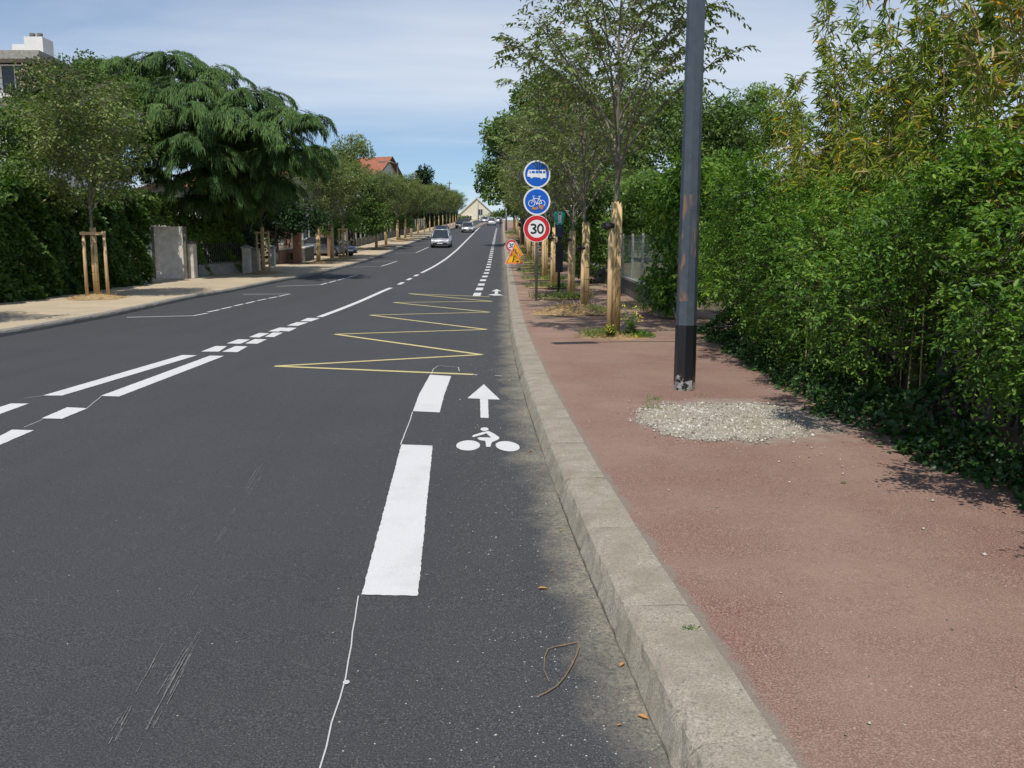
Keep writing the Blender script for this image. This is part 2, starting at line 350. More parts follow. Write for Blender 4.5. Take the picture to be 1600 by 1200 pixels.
M['signwhite'] = mat_plain('sign_white', (.78, .79, .80), .35, var=.04, bmp=0); M['signblue'] = mat_plain('sign_blue', (.006, .11, .52), .35, var=.06, bmp=0)
M['signred'] = mat_plain('sign_red', (.60, .018, .025), .35, var=.08, bmp=0); M['signblack'] = mat_plain('sign_black', (.015, .015, .017), .4, var=.1, bmp=0)
M['signyellow'] = mat_plain('sign_yellow', (.90, .50, .01), .4, var=.06, bmp=0); M['signorange'] = mat_plain('sign_orange', (.85, .16, .02), .4, var=.08, bmp=0)
M['teal'] = mat_plain('teal_enamel', (.02, .36, .29), .35, var=.08, bmp=0); M['sticker'] = mat_plain('torn_sticker', (.42, .20, .10), .7, var=.35, scale=40)
M['cream'] = mat_plain('cream_render', (.66, .60, .47), .9, var=.07, scale=1.5); M['whitewall'] = mat_plain('white_render', (.70, .68, .64), .9, var=.07, scale=1.2)
M['roughwall'] = mat_plain('rough_pale_wall', (.56, .52, .45), .92, var=.22, scale=4, bmp=.5); M['darkwall'] = mat_plain('old_wall', (.13, .12, .095), .92, var=.35, scale=3, bmp=.5)
M['concrete'] = mat_plain('concrete', (.30, .29, .25), .92, var=.25, scale=4, bmp=.4)
M['brownpanel'] = mat_plain('brown_panel', (.10, .065, .045), .7, var=.3, scale=5)
M['glass'] = mat_plain('dark_glass', (.03, .038, .045), .08, var=.2, bmp=0); M['shutter'] = mat_plain('shutter', (.33, .33, .31), .6, var=.1)
def brickmat(name, a, b, mo, scale, bw=.5, rh=.25):
    m, nt, bs = newmat(name); v = coords(nt); t = nt.nodes.new('ShaderNodeTexBrick'); t.inputs['Scale'].default_value = scale
    mpn = nt.nodes.new('ShaderNodeMapping'); mpn.inputs['Rotation'].default_value = (R(90), 0, 0); nt.links.new(v, mpn.inputs[0]); nt.links.new(mpn.outputs[0], t.inputs['Vector'])
    t.inputs['Color1'].default_value = (*a, 1); t.inputs['Color2'].default_value = (*b, 1); t.inputs['Mortar'].default_value = (*mo, 1)
    t.inputs['Mortar Size'].default_value = .02; nt.links.new(mixc(nt, .5, t.outputs[0], mixc(nt, noise(nt, v, 5), a, b)), bs.inputs['Base Color'])
    bs.inputs['Roughness'].default_value = .9; bump(nt, bs, t.outputs['Fac'], -.3, .01); return m
M['brick'] = brickmat('brick', (.20, .09, .06), (.30, .16, .11), (.28, .24, .20), 3.0)
def tiles():
    m, nt, bs = newmat('red_roof_tiles'); v = coords(nt); wv = nt.nodes.new('ShaderNodeTexWave'); wv.inputs['Scale'].default_value = 3.2
    wv.inputs['Distortion'].default_value = .4; nt.links.new(v, wv.inputs['Vector'])
    c = ramp(nt, noise(nt, v, 3, 5, .7), [(.3, (.24, .075, .04)), (.7, (.42, .16, .085))])
    nt.links.new(mixc(nt, ramp(nt, wv.outputs['Fac'], [(.0, .45), (.4, .0)]), c, (.12, .04, .025)), bs.inputs['Base Color'])
    bs.inputs['Roughness'].default_value = .85; bump(nt, bs, wv.outputs['Fac'], .5, .03); return m
M['tiles'] = tiles()
M['laurel'] = mat_leaf('glossy_shrub_leaf', [(.018, .052, .009), (.060, .145, .020), (.14, .255, .036), (.27, .39, .06)], trans=.33, rough=.42, clump=1.3)
M['ivyhedge'] = mat_leaf('ivy_hedge_leaf', [(.024, .055, .012), (.060, .12, .024), (.12, .20, .042)], trans=.2, rough=.5, clump=1.0)
M['ivy'] = mat_leaf('ivy_leaf', [(.012, .034, .010), (.030, .075, .018), (.065, .13, .028)], trans=.15, rough=.4, clump=2.5)
M['bamboo'] = mat_leaf('bamboo_leaf', [(.09, .15, .025), (.17, .25, .038), (.28, .34, .055), (.40, .38, .08)], ((.72, .44, .05), .05), trans=.4, rough=.45, clump=1.1)
M['drybamboo'] = mat_leaf('dry_bamboo_leaf', [(.22, .16, .07), (.34, .26, .11), (.44, .36, .17)], trans=.2, rough=.6)
M['street'] = mat_leaf('street_tree_leaf', [(.065, .10, .028), (.12, .17, .046), (.19, .25, .08), (.27, .31, .12)], ((.20, .10, .05), .03), trans=.25, rough=.45, clump=1.4)
M['streetleft'] = mat_leaf('left_tree_leaf', [(.075, .11, .036), (.13, .18, .055), (.20, .26, .085), (.27, .32, .12)], ((.30, .25, .12), .04), trans=.25, rough=.5, clump=.8)
M['big'] = mat_leaf('plane_leaf', [(.035, .075, .016), (.085, .155, .034), (.16, .245, .062), (.25, .33, .11)], trans=.25, clump=.5)
M['bright'] = mat_leaf('robinia_leaf', [(.055, .115, .024), (.11, .20, .04), (.18, .28, .07), (.25, .34, .11)], trans=.35, clump=.7)
M['garden'] = mat_leaf('garden_leaf', [(.030, .062, .014), (.068, .125, .026), (.12, .19, .040), (.18, .25, .065)], trans=.25, clump=.6)
M['dull'] = mat_leaf('blossom_bush_leaf', [(.035, .065, .022), (.075, .12, .038), (.13, .17, .06)], ((.42, .34, .22), .12), trans=.25, clump=.6)
M['dark'] = mat_leaf('dark_hedge_leaf', [(.008, .024, .007), (.018, .048, .012), (.038, .085, .020)], trans=.12, clump=.9)
M['cedar'] = mat_leaf('cedar_needle', [(.018, .046, .014), (.050, .105, .026), (.090, .16, .040), (.14, .215, .055)], trans=.15, rough=.75, clump=.6)
M['grass'] = mat_leaf('grass_blade', [(.07, .13, .03), (.14, .22, .05), (.24, .27, .09), (.40, .33, .15)], trans=.3, clump=4)
M['weed'] = mat_leaf('weed_leaf', [(.05, .13, .03), (.10, .22, .05), (.18, .30, .07)], ((.75, .60, .05), .07), trans=.3, clump=4)
M['straw'] = mat_leaf('straw', [(.26, .17, .08), (.45, .32, .16), (.62, .48, .28)], trans=.1, rough=.7, clump=5)
M['litter'] = mat_leaf('fallen_leaf', [(.30, .16, .06), (.50, .24, .08), (.62, .40, .16)], trans=.15, rough=.7, clump=9)
M['twig'] = mat_plain('twig', (.22, .15, .09), .8, var=.25, scale=20)

# ================================================================== SETTING
def strip(name, xs, ys, zf, mat, uvf=None, smooth=True):
    """grid sheet; xs(Y) -> list of x across, ys list, zf(x, Y)"""
    V = []; UV = []
    for Y in ys:
        for x in xs(Y):
            V.append((x, Y, zf(x, Y))); UV.append(uvf(x, Y) if uvf else (x, Y))
    n = len(xs(ys[0])); Fc = [(j*n+i, j*n+i+1, (j+1)*n+i+1, (j+1)*n+i) for j in range(len(ys)-1) for i in range(n-1)]
    me = npmesh(name, np.array(V), np.array(Fc), 4, smooth)
    uvl = me.uv_layers.new(name='UVMap'); a = np.array(UV, dtype=np.float32)[np.array(Fc).ravel()]; uvl.data.foreach_set('uv', a.ravel())
    o = link(name, me, mat); o['kind'] = 'structure'; return o
def yseq(a, b, near=.5):
    r = []; y = a
    while y < b:
        r.append(y); y += near if abs(y) < 30 else (1 if y < 120 else 4)
    r.append(b); return r
YS = yseq(-12, 420)
strip('road', lambda Y: [XL(Y)+(XR(Y)-XL(Y))*i/8 for i in range(9)], YS, lambda x, Y: g(Y), M['asphalt'], lambda x, Y: (XR(Y)-x, Y))
KW = .31
strip('sidewalk', lambda Y: [XR(Y)+KW-.02+d for d in (0, .15, .4, 1, 2, 3, 4.6)], YS, lambda x, Y: g(Y)+KH-.003, M['red'], lambda x, Y: (x-XR(Y)-KW, Y))
strip('pavement', lambda Y: [XL(Y)-.16-d for d in (6.2, 4, 2, 1, 0)], YS, lambda x, Y: g(Y)+.115, M['sand'])
tx = [-700, -300, -120, -60, -30, -18]
def terr_z(x, Y):
    if x < XL(Y)-4: return g(Y)+.09
    if x > XR(Y)+3.6: return g(Y)+.10
    return g(Y)-.12
strip('ground', lambda Y: tx+[XL(Y)-4.2, XL(Y)-3.9, (XL(Y)+XR(Y))/2, XR(Y)+3.5, XR(Y)+3.8, 12, 20, 40, 100, 300, 700],
      [-60, -30, -12]+[y for y in YS if y > -12][::4]+[430, 500, 700, 1000, 1500], terr_z, M['soil'])
# kerb stones: rounded edge, thin joints, each a hair out of line with the next
def kerbline(name, X, side, mat, wdt, hgt, y0, y1, L=1.0):
    b = MB(); rr = random.Random(4); y = y0+.35; prof0 = [(0, -.05), (.004, hgt*.12), (.035, hgt*.62), (.052, hgt*.84), (.078, hgt*.965), (.12, hgt), (wdt, hgt+.004), (wdt, -.05)] if wdt > .2 else [(0, -.05), (.0, hgt*.55), (.018, hgt*.86), (.05, hgt*.985), (.10, hgt), (wdt, hgt+.004), (wdt, -.05)]
    while y < y1:
        Ln = L if y < 60 else 4; j = rr.uniform(-.004, .004); dz = rr.uniform(-.003, .003); sec = []
        ns = 14 if y < 10 and wdt > .2 else 4 if y < 25 else 2
        for k in range(ns+1):
            yy = y+.003+(Ln-.006)*k/ns; e = .006 if k in (0, ns) else 0
            sec.append([(X(yy)+side*(px+j+(e if px < .03 else 0)+(rr.uniform(-.0045, .0045) if px < .09 else 0)), yy, g(yy)+pz+(dz-e*.7 if pz > 0 else 0)+(rr.uniform(-.0035, .0025) if pz > 0 else 0)) for px, pz in prof0])
        n = len(prof0); vs = [p for s_ in sec for p in s_]
        fs = [(a*n+i, a*n+i+1, (a+1)*n+i+1, (a+1)*n+i) if side > 0 else (a*n+i, (a+1)*n+i, (a+1)*n+i+1, a*n+i+1) for a in range(ns) for i in range(n-1)]
        fs += [tuple(range(n)), tuple(ns*n+i for i in reversed(range(n)))]
        b.add(vs, fs); y += Ln
    o = b.build(name, mat); o['kind'] = 'structure'
    # mortar under the joints
    return o
kerbline('kerb', XR, 1, M['kerb'], KW, KH, -10, 400)
strip('kerb_bedding', lambda Y: [XR(Y)+.08, XR(Y)+KW], YS, lambda x, Y: g(Y)+KH-.012, M['kerbgrey'])
kerbline('kerb_opposite', XL, -1, M['kerbgrey'], .16, .12, -10, 400)
# ---- painted markings (thin sheets on the road)
def mark(name, polys, mat, lift=.004, jag=0.0, dl=None):
    b = MB(); rj = random.Random(1)
    for i, p in enumerate(polys):
        if jag and max(q[1] for q in p) < 19:
            p = dens(list(p)+[p[0]], .025)[:-1]; p = [(x+rj.uniform(-jag, jag), y+rj.uniform(-jag, jag)) for x, y in p]
        b.poly([(x, y, g(y)+lift+(dl*i if dl else .0004*(i % 4))) for x, y in p])
    o = b.build(name, mat)
    for f in o.data.polygons:
        if f.normal.z < 0: f.flip()
    o['kind'] = 'structure'; return o
def px(*pts): return [tuple(P(a, b)[:2]) for a, b in pts]
def split(quad, n):     # quad a,b (near left/right), c,d (far right/left) cut across
    a, b, c, d = quad; r = []
    L = lambda p, q, t: (p[0]+(q[0]-p[0])*t, p[1]+(q[1]-p[1])*t)
    for i in range(n): r.append([L(a, d, i/n), L(b, c, i/n), L(b, c, (i+1)/n), L(a, d, (i+1)/n)])
    return r
def ribbon(pts, wd, close=False):
    out = []; n = len(pts)
    nr = []
    for i in range(n):
        p, q = pts[max(0, i-1)], pts[min(n-1, i+1)]; dx, dy = q[0]-p[0], q[1]-p[1]; l = math.hypot(dx, dy) or 1; nr.append((-dy/l, dx/l))
    for i in range(n-1):
        (x0, y0), (x1, y1) = pts[i], pts[i+1]; a, b = nr[i], nr[i+1]; h = wd/2
        out.append([(x0+a[0]*h, y0+a[1]*h), (x0-a[0]*h, y0-a[1]*h), (x1-b[0]*h, y1-b[1]*h), (x1+b[0]*h, y1+b[1]*h)])
    return out
def dens(pts, st):
    out = [pts[0]]
    for p, q in zip(pts, pts[1:]):
        n = max(1, int(math.hypot(q[0]-p[0], q[1]-p[1])/st))
        out += [(p[0]+(q[0]-p[0])*k/n, p[1]+(q[1]-p[1])*k/n) for k in range(1, n+1)]
    return out
cyc = [px((565,930),(653,932),(676,697),(627,695)), px((645,643),(687,645),(694,618),(705,588),(672,586),(655,616))]
y = 27.9
while y < 150:
    xc = lambda Y: XR(Y)-1.0-(.03 if Y < 40 else 0)
    Ln = 1.45 if y < 31 else 1.3
    cyc += [[(xc(y)-.13, y), (xc(y)+.13, y), (xc(y+Ln)+.13, y+Ln), (xc(y+Ln)-.13, y+Ln)]]
    y += 2.75 if y < 31 else 3.0
mark('cycle_lane_marking', cyc, M['white'], jag=.0028)
yz = [(740,585.5),(430,572.5),(752.5,554.5),(523.7,522.5),(760,515),(578,492.5),(765,488),(615,472.7),(769,471),(639,459),(765,464)]
yz = [tuple(P(*p)[:2]) for p in yz]; zz_ = []
for a, b in zip(yz, yz[1:]): zz_ += ribbon(dens([a, b], 1.2), .105)
mark('bus_stop_marking', zz_, M['yellow'])
Lq = [((-60,655),(-60,669),(45,631),(17,631)), ((67,618.5),(97,618.5),(308,555.5),(285,555)), ((314,549.7),(342,549.7),(355,541.2),(337,541)),
      ((354,537),(376,537.5),(391,531),(372,530.5)), ((389,527),(405,527.5),(421,521),(405,520.5)), ((419,518),(435,518.5),(452,512.5),(437,512)),
      ((-60,713),(-60,722),(53,673),(19,672)), ((65,654.5),(97,655),(137,638.5),(105,637)), ((157,619),(186,620),(350,556.5),(328,556)),
      ((347,550),(371,550.5),(387,541.5),(368,541)), ((383,537),(402,537.5),(417,530.5),(398,530)), ((413.7,526.7),(428,527),(442.5,520),(426,520)),
      ((438.7,517.5),(452,518),(463.7,512.5),(451,512)), ((448,509),(465,509.5),(482,504),(464,503.5)), ((468.7,502),(486,502.5),(500,497.5),(481,497))]
cl = []
for q in Lq: cl += [px(*q)]
mid = [(499,495.5),(560,472),(597,455.5),(623,444.7),(653,429),(677,417),(698,403.5),(714.5,390),(728,376.5),(740,364.5),(749,355.5),(759.5,349.5)]
mid = dens([tuple(P(*p)[:2]) for p in mid], 1.5)
rb = ribbon(mid, .17); rb = [q for i, q in enumerate(rb) if not (7 <= i <= 13 and i % 2)]
mark('centre_line', cl+rb, M['white'], jag=.003)
bays = []
for ln in ([(198,496),(302,493.5),(324,489.5)], [(325,487.8),(343,484)], [(346,483),(362,479.5)], [(366,478.3),(380,475)], [(384,474.4),(398,471)], [(402,470),(416,467.2)], [(420,466.4),(433,463.8)], [(436,463.2),(453,459.3),(380,460)],
           [(432,447.5),(500,445)], [(501,445.2),(511,442.2)], [(514,441.6),(525,438.6)], [(528,438),(539,435)], [(542,434.3),(559,429.3),(507,430)],
           [(552,417.5),(596,416),(621,408),(580,408.7)], [(617,396),(650,395),(670,386),(645,386.5)], [(655,379),(678,378.5)]):
    bays += ribbon(dens([tuple(P(*p)[:2]) for p in ln], 2), .09)
mark('parking_bay_marking', bays, M['white'])
z1 = lambda X, Y: tuple(P(660+X/6.6667, 560+Y/6.6667)[:2])
mark('lane_arrow', [[z1(640,272), z1(468,418), z1(600,424), z1(683,430), z1(808,432)], [z1(600,424), z1(606,622), z1(690,625), z1(683,430)]], M['white'], jag=.002)
def ell(cx, cy, rx, ry, tilt=0, n=28): return [z1(cx+rx*math.cos(2*math.pi*i/n), cy+ry*math.sin(2*math.pi*i/n)+tilt*math.cos(2*math.pi*i/n)) for i in range(n)]
mark('bicycle_symbol', [ell(477,911,124,53,-2), ell(888,920,126,52,12), ell(648,742,42,18),
     [z1(518,820), z1(527,806), z1(640,768), z1(668,786), z1(640,796), z1(534,826)],
     [z1(648,768), z1(690,760), z1(760,796), z1(803,828), z1(790,850), z1(740,872), z1(690,845), z1(712,826), z1(672,788)],
     [z1(570,834), z1(600,827), z1(700,829), z1(745,860), z1(716,886), z1(655,864), z1(610,858), z1(588,850)],
     [z1(652,862), z1(722,880), z1(708,926), z1(664,926), z1(660,892)]], M['white'], jag=.0015)
s2 = lambda X, Y: tuple(P(560+X/6.6667, 300+Y/6.6667)[:2])
mark('far_lane_arrow', [[s2(1440,1012), s2(1385,1035), s2(1490,1035)], [s2(1422,1036), s2(1420,1062), s2(1456,1062), s2(1452,1036)],
     [s2(1345,1072), s2(1415,1063), s2(1470,1066), s2(1510,1078), s2(1420,1080)]], M['white'])
rr = random.Random(8)
def wob(pts, a, st=.12):
    return [(x+rr.uniform(-a, a), y) for x, y in dens([tuple(P(*p)[:2]) for p in pts], st)]
thin = []
for ln, wd_ in (([(498,1210),(519,1130),(541,1060),(548,1010),(560,932)], .0055), ([(626,695),(638,665),(645,644)], .009), ([(674,585),(677,577),(686,571),(700,573),(716,574),(718,580)], .010),
           ([(37,623),(70,618)], .008), ([(38,668),(66,656)], .008), ([(136,638),(158,620)], .008), ([(741,586),(746,586)], .05), ([(773,587),(784,588)], .03)):
    thin += ribbon(wob(ln, .0025), wd_)
mark('guide_line', thin, M['chalk'], dl=1e-6)
sc1 = []
for (a, b, c, d), n_ in (((170,1165,300,925), 20), ((205,1195,300,1015), 22), ((330,860,430,690), 14), ((250,1090,292,1020), 18)):
    for k in range(n_):
        t = rr.random(); x0 = a+(c-a)*t+rr.uniform(-4, 4); y0 = b+(d-b)*t; l = rr.uniform(4, 40); x0 += rr.gauss(0, 3.5)
        sc1 += ribbon([tuple(P(x0, y0)[:2]), tuple(P(x0+(c-a)/(b-d)*l, y0-l)[:2])], rr.uniform(.0008, .0024))
mark('scuff_marks', sc1, mat_plain('scuff', (.17, .17, .17), .8, var=.6, scale=30), dl=1.5e-5)
disc = [tuple((P(541,1068)+Vector((math.cos(t*.524)*.013, math.sin(t*.524)*.016, 0)))[:2]) for t in range(12)]
mark('paint_blot', [disc], M['chalk'], .006)
# traffic island on the crest
isl = [tuple(P(*p)[:2]) for p in ((737,358.5),(741,355),(750,349.5),(757,347.6),(764,347.6),(759,350.5),(750,355),(741,359.3))]
b = MB(); b.prism([(x, y, g(y)-.02) for x, y in isl], (0, 0, .16)); o = b.build('traffic_island', M['kerbgrey']); o['kind'] = 'structure'
cx = sum(p[0] for p in isl)/8; cy = sum(p[1] for p in isl)/8
b = MB(); b.poly([(cx+(x-cx)*.8, cy+(y-cy)*.9, g(cy+(y-cy)*.9)+.16) for x, y in isl]); o = b.build('island_paving', M['red']); o['kind'] = 'structure'

# ================================================================== BUILDINGS
def window(bld, c, wd, ht, nx, ny, shut=False):
    """window on a wall: c centre, (nx, ny) outward normal in local space"""
    tx_, ty_ = -ny, nx; n = Vector((nx, ny, 0)); t = Vector((tx_, ty_, 0)); c = Vector(c)
    def rect(b, w0, w1, z0, z1, d0, d1):
        q = [c+t*w0+Vector((0,0,z0))+n*d0, c+t*w1+Vector((0,0,z0))+n*d0, c+t*w1+Vector((0,0,z1))+n*d0, c+t*w0+Vector((0,0,z1))+n*d0]
        b.prism(q, n*(d1-d0))
    f = MB(); w2, h2 = wd/2, ht/2
    for a in ((-w2-.08, w2+.08, h2, h2+.1), (-w2-.12, w2+.12, -h2-.1, -h2), (-w2-.08, -w2, -h2, h2), (w2, w2+.08, -h2, h2), (-.03, .03, -h2, h2)): rect(f, *a, .003, .09)
    wo_ = f.build('window', M['whitewall'], bld); p = MB(); rect(p, -w2, -.03, -h2, h2, .004, .03); rect(p, .03, w2, -h2, h2, .004, .03)
    p.build('pane', M['glass'], wo_)
    if shut:
        for s0 in (-w2-.14-w2*.9, w2+.14):
            s = MB(); rect(s, s0, s0+w2*.9, -h2, h2, .005, .05); s.build('shutter', M['shutter'], bld)
def house(loc, rz, W, D, H, RH, wallm, roofm, label, wins, over=.5, chim=None, wallgable=True):
    """gable house: ridge along local Y, gable faces -Y, W across, D deep"""
    h = empty('house', loc, rz, label, 'house'); b = MB(); w2 = W/2
    fr = [(-w2, 0, 0), (w2, 0, 0), (w2, 0, H), (0, 0, H+RH), (-w2, 0, H)]; b.prism(fr, (0, D, 0)); b.build('wall', wallm, h)
    r = MB(); sl = RH/w2
    for s in (-1, 1):
        e = w2+over; q = [(0, -over, H+RH+.05), (s*e, -over, H-over*sl+.05), (s*e, D+over, H-over*sl+.05), (0, D+over, H+RH+.05)]
        r.prism(q if s > 0 else q[::-1], (0, 0, .16))
    ro = r.build('roof', roofm, h)
    bb = MB()
    for s in (-1, 1):
        e = w2+over; bb.prism([(0, -over-.04, H+RH+.0), (s*e, -over-.04, H-over*sl), (s*e, -over-.04, H-over*sl+.22), (0, -over-.04, H+RH+.22)], (0, .035, 0))
    bb.build('bargeboard', M['brownpanel'] if roofm is M['tiles'] else wallm, h)
    if chim:
        c = MB(); c.box((chim[0], chim[1], H+RH+chim[2]/2-.6), (.7, .5, chim[2]+1.2)); c.cyl((chim[0], chim[1], H+RH+chim[2]), .13, .35, 10); c.build('chimney', M['whitewall'], h)
    for wdef in wins: window(h, *wdef)
    return h
# far gable house on the crest
hy = 262; fh = at(745, 345, hy); ppm = F/hy
house((fh.x, hy, g(hy)-.4), R(-3), 13.2, 11, 1.2, 5.9, M['cream'], M['cream'], 'far cream house with a steep triangular gable at the top of the road', [((1.2, 0, 2.9), 1.2, 1.8, 0, -1), ((-2.2, 0, 1.2), 1.2, 1.2, 0, -1)], over=.35)
# red roofed house on the left
hy = 115; q = at(600, 246, hy); gz = g(hy)
house((q.x+.5, hy, gz), R(74), 10.8, 12, q.z-gz-3.6, 3.5, M['whitewall'], M['tiles'], 'white house with red tiled roof rising above the left street trees',
      [((1.6, 0, q.z-gz-3.6), 1.0, 1.3, 0, -1, True), ((-1.9, 0, q.z-gz-3.6), 1.0, 1.3, 0, -1, True), ((0, 0, 2.4), 1.2, 1.3, 0, -1)], over=.7)
# house behind the cedar
hy = 62; q = at(478, 250, hy); gz = g(hy)
house((q.x, hy, gz), R(66), 9.5, 9, q.z-gz-2.4, 2.3, M['cream'], M['tiles'], 'cream house with brown tiled roof half hidden behind the weeping cedar',
      [((1.8, 0, 4.4), 1.1, 1.3, 0, -1, True), ((-1.9, 0, 4.4), 1.1, 1.3, 0, -1, True), ((0, 0, 2.0), 1.4, 1.4, 0, -1)], over=.5, chim=(1.5, 4, 1.0))
hy = 44; q = at(262, 255, hy); gz = g(hy)
house((q.x-1.0, hy+2, gz), R(35), 7.5, 8, 3.2, 1.6, M['whitewall'], M['tiles'], 'white low house glimpsed between the cedar and the young tree at left',
      [((1.2, 0, 2.3), 1.1, 1.3, 0, -1, True), ((-1.7, 0, 2.3), 1.1, 1.3, 0, -1, True)], over=.4)
# apartment block top left
def apartments():
    Y = 60; tr = at(58, 88, Y); H = tr.z-g(Y); x1 = tr.x
    a = empty('apartment_building', (x1, Y, g(Y)), 0, 'white apartment block with balconies and chimneys at the upper left edge', 'building')
    b = MB(); b.box((-9, 6, H/2-.3), (18, 12, H-.6)); b.build('wall', M['whitewall'], a)
    r = MB(); r.box((-8.8, 5.6, H-.16), (19.2, 13.6, .55)); r.build('roof_slab', M['concrete'], a)
    c = MB(); c.box((-.9, 2, H+.85), (1.3, 1.4, 1.6)); c.box((-2.0, 2.0, H+.6), (.9, 1.3, 1.1)); co = c.build('chimney', M['whitewall'], a)
    p = MB()
    for x in (-.62, -1.15): p.cyl((x, 1.7, H+1.65), .17, .3, 10, .2)
    p.build('chimney_pot', M['darkwall'], co)
    for k in range(5):
        z = H-3.0*(k+1)+.1
        s = MB(); s.box((-9.1, -.75, z), (17.6, 1.5, .3)); bo = s.build('balcony', M['whitewall'], a)
        rl = MB(); rl.box((-9.1, -1.46, z+1.15), (17.6, .05, .05)); rl.box((-9.1, -1.46, z+.75), (17.6, .03, .03))
        for i in range(24): rl.box((-9.1-8.7+i*.757, -1.46, z+.65), (.04, .04, 1.0))
        rl.build('railing', M['black'], bo)
        for i in range(5): window(a, (-1.6-i*3.4, 0, z+1.3), 1.8, 1.9, 0, -1)
apartments()
# pale house wall glimpsed above the right hedge
hy = 24; q = at(1165, 226, hy); gz = g(hy)
house((q.x+2.6, hy, gz), R(-62), 5.5, 8, q.z-gz-1.3, 1.2, M['cream'], mat_plain('slate', (.10, .10, .11), .7), 'pale beige house with grey roof glimpsed above the shrubs beyond the lamp post', [((-.9, 0, 2.4), .9, 1.2, 0, -1)], over=.3)

# ================================================================== VEGETATION BUILDERS
def catm(p0, p1, p2, n):    # quadratic curve
    return [p0*(1-t)**2+p1*2*t*(1-t)+p2*t*t for t in [i/n for i in range(n+1)]]
def young_tree(seed, H, fork, rad, r0, nprim, ntw, nleaf, lsize, mats, dens_in=False, narrow=1.0, detail=True, vase=1.15):
    """trunk mesh with limbs and twigs + leaf mesh; local origin at the foot"""
    rr = random.Random(seed); rng = np.random.default_rng(seed); tb = MB()
    lean = Vector((rr.uniform(-.08, .08), rr.uniform(-.08, .08), 0))
    tp = [Vector((0, 0, -.05))]; n = 9
    for i in range(1, n+1):
        t = i/n; tp.append(Vector((lean.x*t+rr.uniform(-.02, .02), lean.y*t+rr.uniform(-.02, .02), H*.93*t)))
    tb.tube(tp, [r0*(1-.86*(i/n)) + 0 for i in range(n+1)], 9)
    def trunk_at(z):
        t = max(0, min(.999, z/(H*.93)))*n; i = int(t); return tp[i].lerp(tp[i+1], t-i), r0*(1-.86*(z/(H*.93)))
    LP, LA, LN, LS = [], [], [], []
    for k in range(nprim):
        z = fork+(H*.86-fork)*(k/(nprim-1))**1.1; base, rt = trunk_at(z); az = k*2.4+rr.uniform(-.4, .4)
        t = (z-fork)/(H-fork); prof = (math.sin(math.pi*min(1, .28+t*.80)))**.7
        L = rad*narrow*prof*rr.uniform(.8, 1.15); up = L*rr.uniform(.55, .95)*(1.3-.4*t)
        d = Vector((math.cos(az), math.sin(az), 0)); end = base+d*L+Vector((0, 0, up)); mid_ = base+d*L*.45+Vector((0, 0, up*.75))
        c = catm(base, mid_, end, 7); rb = min(rt*.5, .024)*(1.1-.4*t)
        tb.tube(c, [rb*(1-.85*i/7)+.002 for i in range(8)], 6, cap=False)
        for j in range(ntw):
            u = .22+.78*(j+rr.random())/ntw; i = min(6, int(u*7)); p = c[i].lerp(c[i+1], u*7-i)
            a2 = az+rr.choice((-1, 1))*rr.uniform(.3, 1.5); tl = rad*rr.uniform(.20, .44)*(1.2-.5*u)
            td = Vector((math.cos(a2), math.sin(a2), rr.uniform(-.25, .8))); e = p+td*tl-Vector((0, 0, tl*.22)); tc = catm(p, p+td*tl*.6+Vector((0,0,tl*.12)), e, 4)
            if e.z < fork+vase*(math.hypot(e.x, e.y)-.5): continue
            tb.tube(tc, [.006, .005, .004, .003, .0015], 4, cap=False)
            for q in range(nleaf):
                v = (q+rr.random())/nleaf; ii = min(3, int(v*4)); lp = tc[ii].lerp(tc[ii+1], v*4-ii)
                sd_ = 1 if q % 2 else -1; perp = Vector((-td.y, td.x, 0)).normalized()
                ax = (td.normalized()*.5+perp*sd_*.75+Vector((0, 0, rr.uniform(-1.1, .1))))
                LP.append(lp); LA.append(ax); LN.append((rr.gauss(0, .4), rr.gauss(0, .4), 1)); LS.append(lsize*rr.uniform(.7, 1.2))
    LP = np.array([tuple(x) for x in LP]); LA = np.array([tuple(x) for x in LA]); LS = np.array(LS)
    if dens_in:
        LP = LP+rng.normal(size=LP.shape)*.12
    return tb, leafmesh('crown', LP, LA, np.array(LN), LS, LS*.42, detail)
def put_tree(name, tb, lm, mats, loc, label, cat='tree', group=None, rz=0, parts=('trunk', 'crown')):
    e = empty(name, loc, rz, label, cat, group); tb.build(parts[0], mats[0], e); link(parts[1], lm, mats[1], e); return e

def crown_points(rng, blobs, n, shell=.72):
    """points on the outer shells of overlapping blobs (cx,cy,cz,rx,ry,rz); outward vectors"""
    B = np.array(blobs, float); wgt = B[:, 3]*B[:, 5]+B[:, 4]*B[:, 5]+B[:, 3]*B[:, 4]; idx = rng.choice(len(B), n, p=wgt/wgt.sum())
    d = rsph(rng, n); rad = shell+(1-shell)*rng.random((n, 1))**.6; c = B[idx]
    wv = 1+.10*np.sin(d[:, 0:1]*9+idx[:, None])*np.sin(d[:, 2:3]*8+idx[:, None]*2)
    return c[:, :3]+d*c[:, 3:6]*rad*wv, d
def leafy(rng, blobs, n, size, ratio=.45, shell=.6, down=.4, outw=.6, detail=False, jit=.0, flat=.5):
    p, d = crown_points(rng, blobs, n, shell)
    if jit: p = p+rng.normal(size=p.shape)*jit
    a = d*outw+rng.normal(size=(n, 3))*.6; a[:, 2] -= down
    nn = d*.6+rng.normal(size=(n, 3))*.55; nn[:, 2] += flat
    s = size*rng.uniform(.65, 1.3, n); return leafmesh('crown', p, a, nn, s, s*ratio, detail)
def clumps(rng, big, k, rmin, rmax, squash=.8):
    """scatter k small leaf clumps over the envelope of the big ellipsoids"""
    p, d = crown_points(rng, big, k, .75); r = rng.uniform(rmin, rmax, k)
    return [(p[i,0], p[i,1], p[i,2], r[i], r[i], r[i]*squash) for i in range(k)]
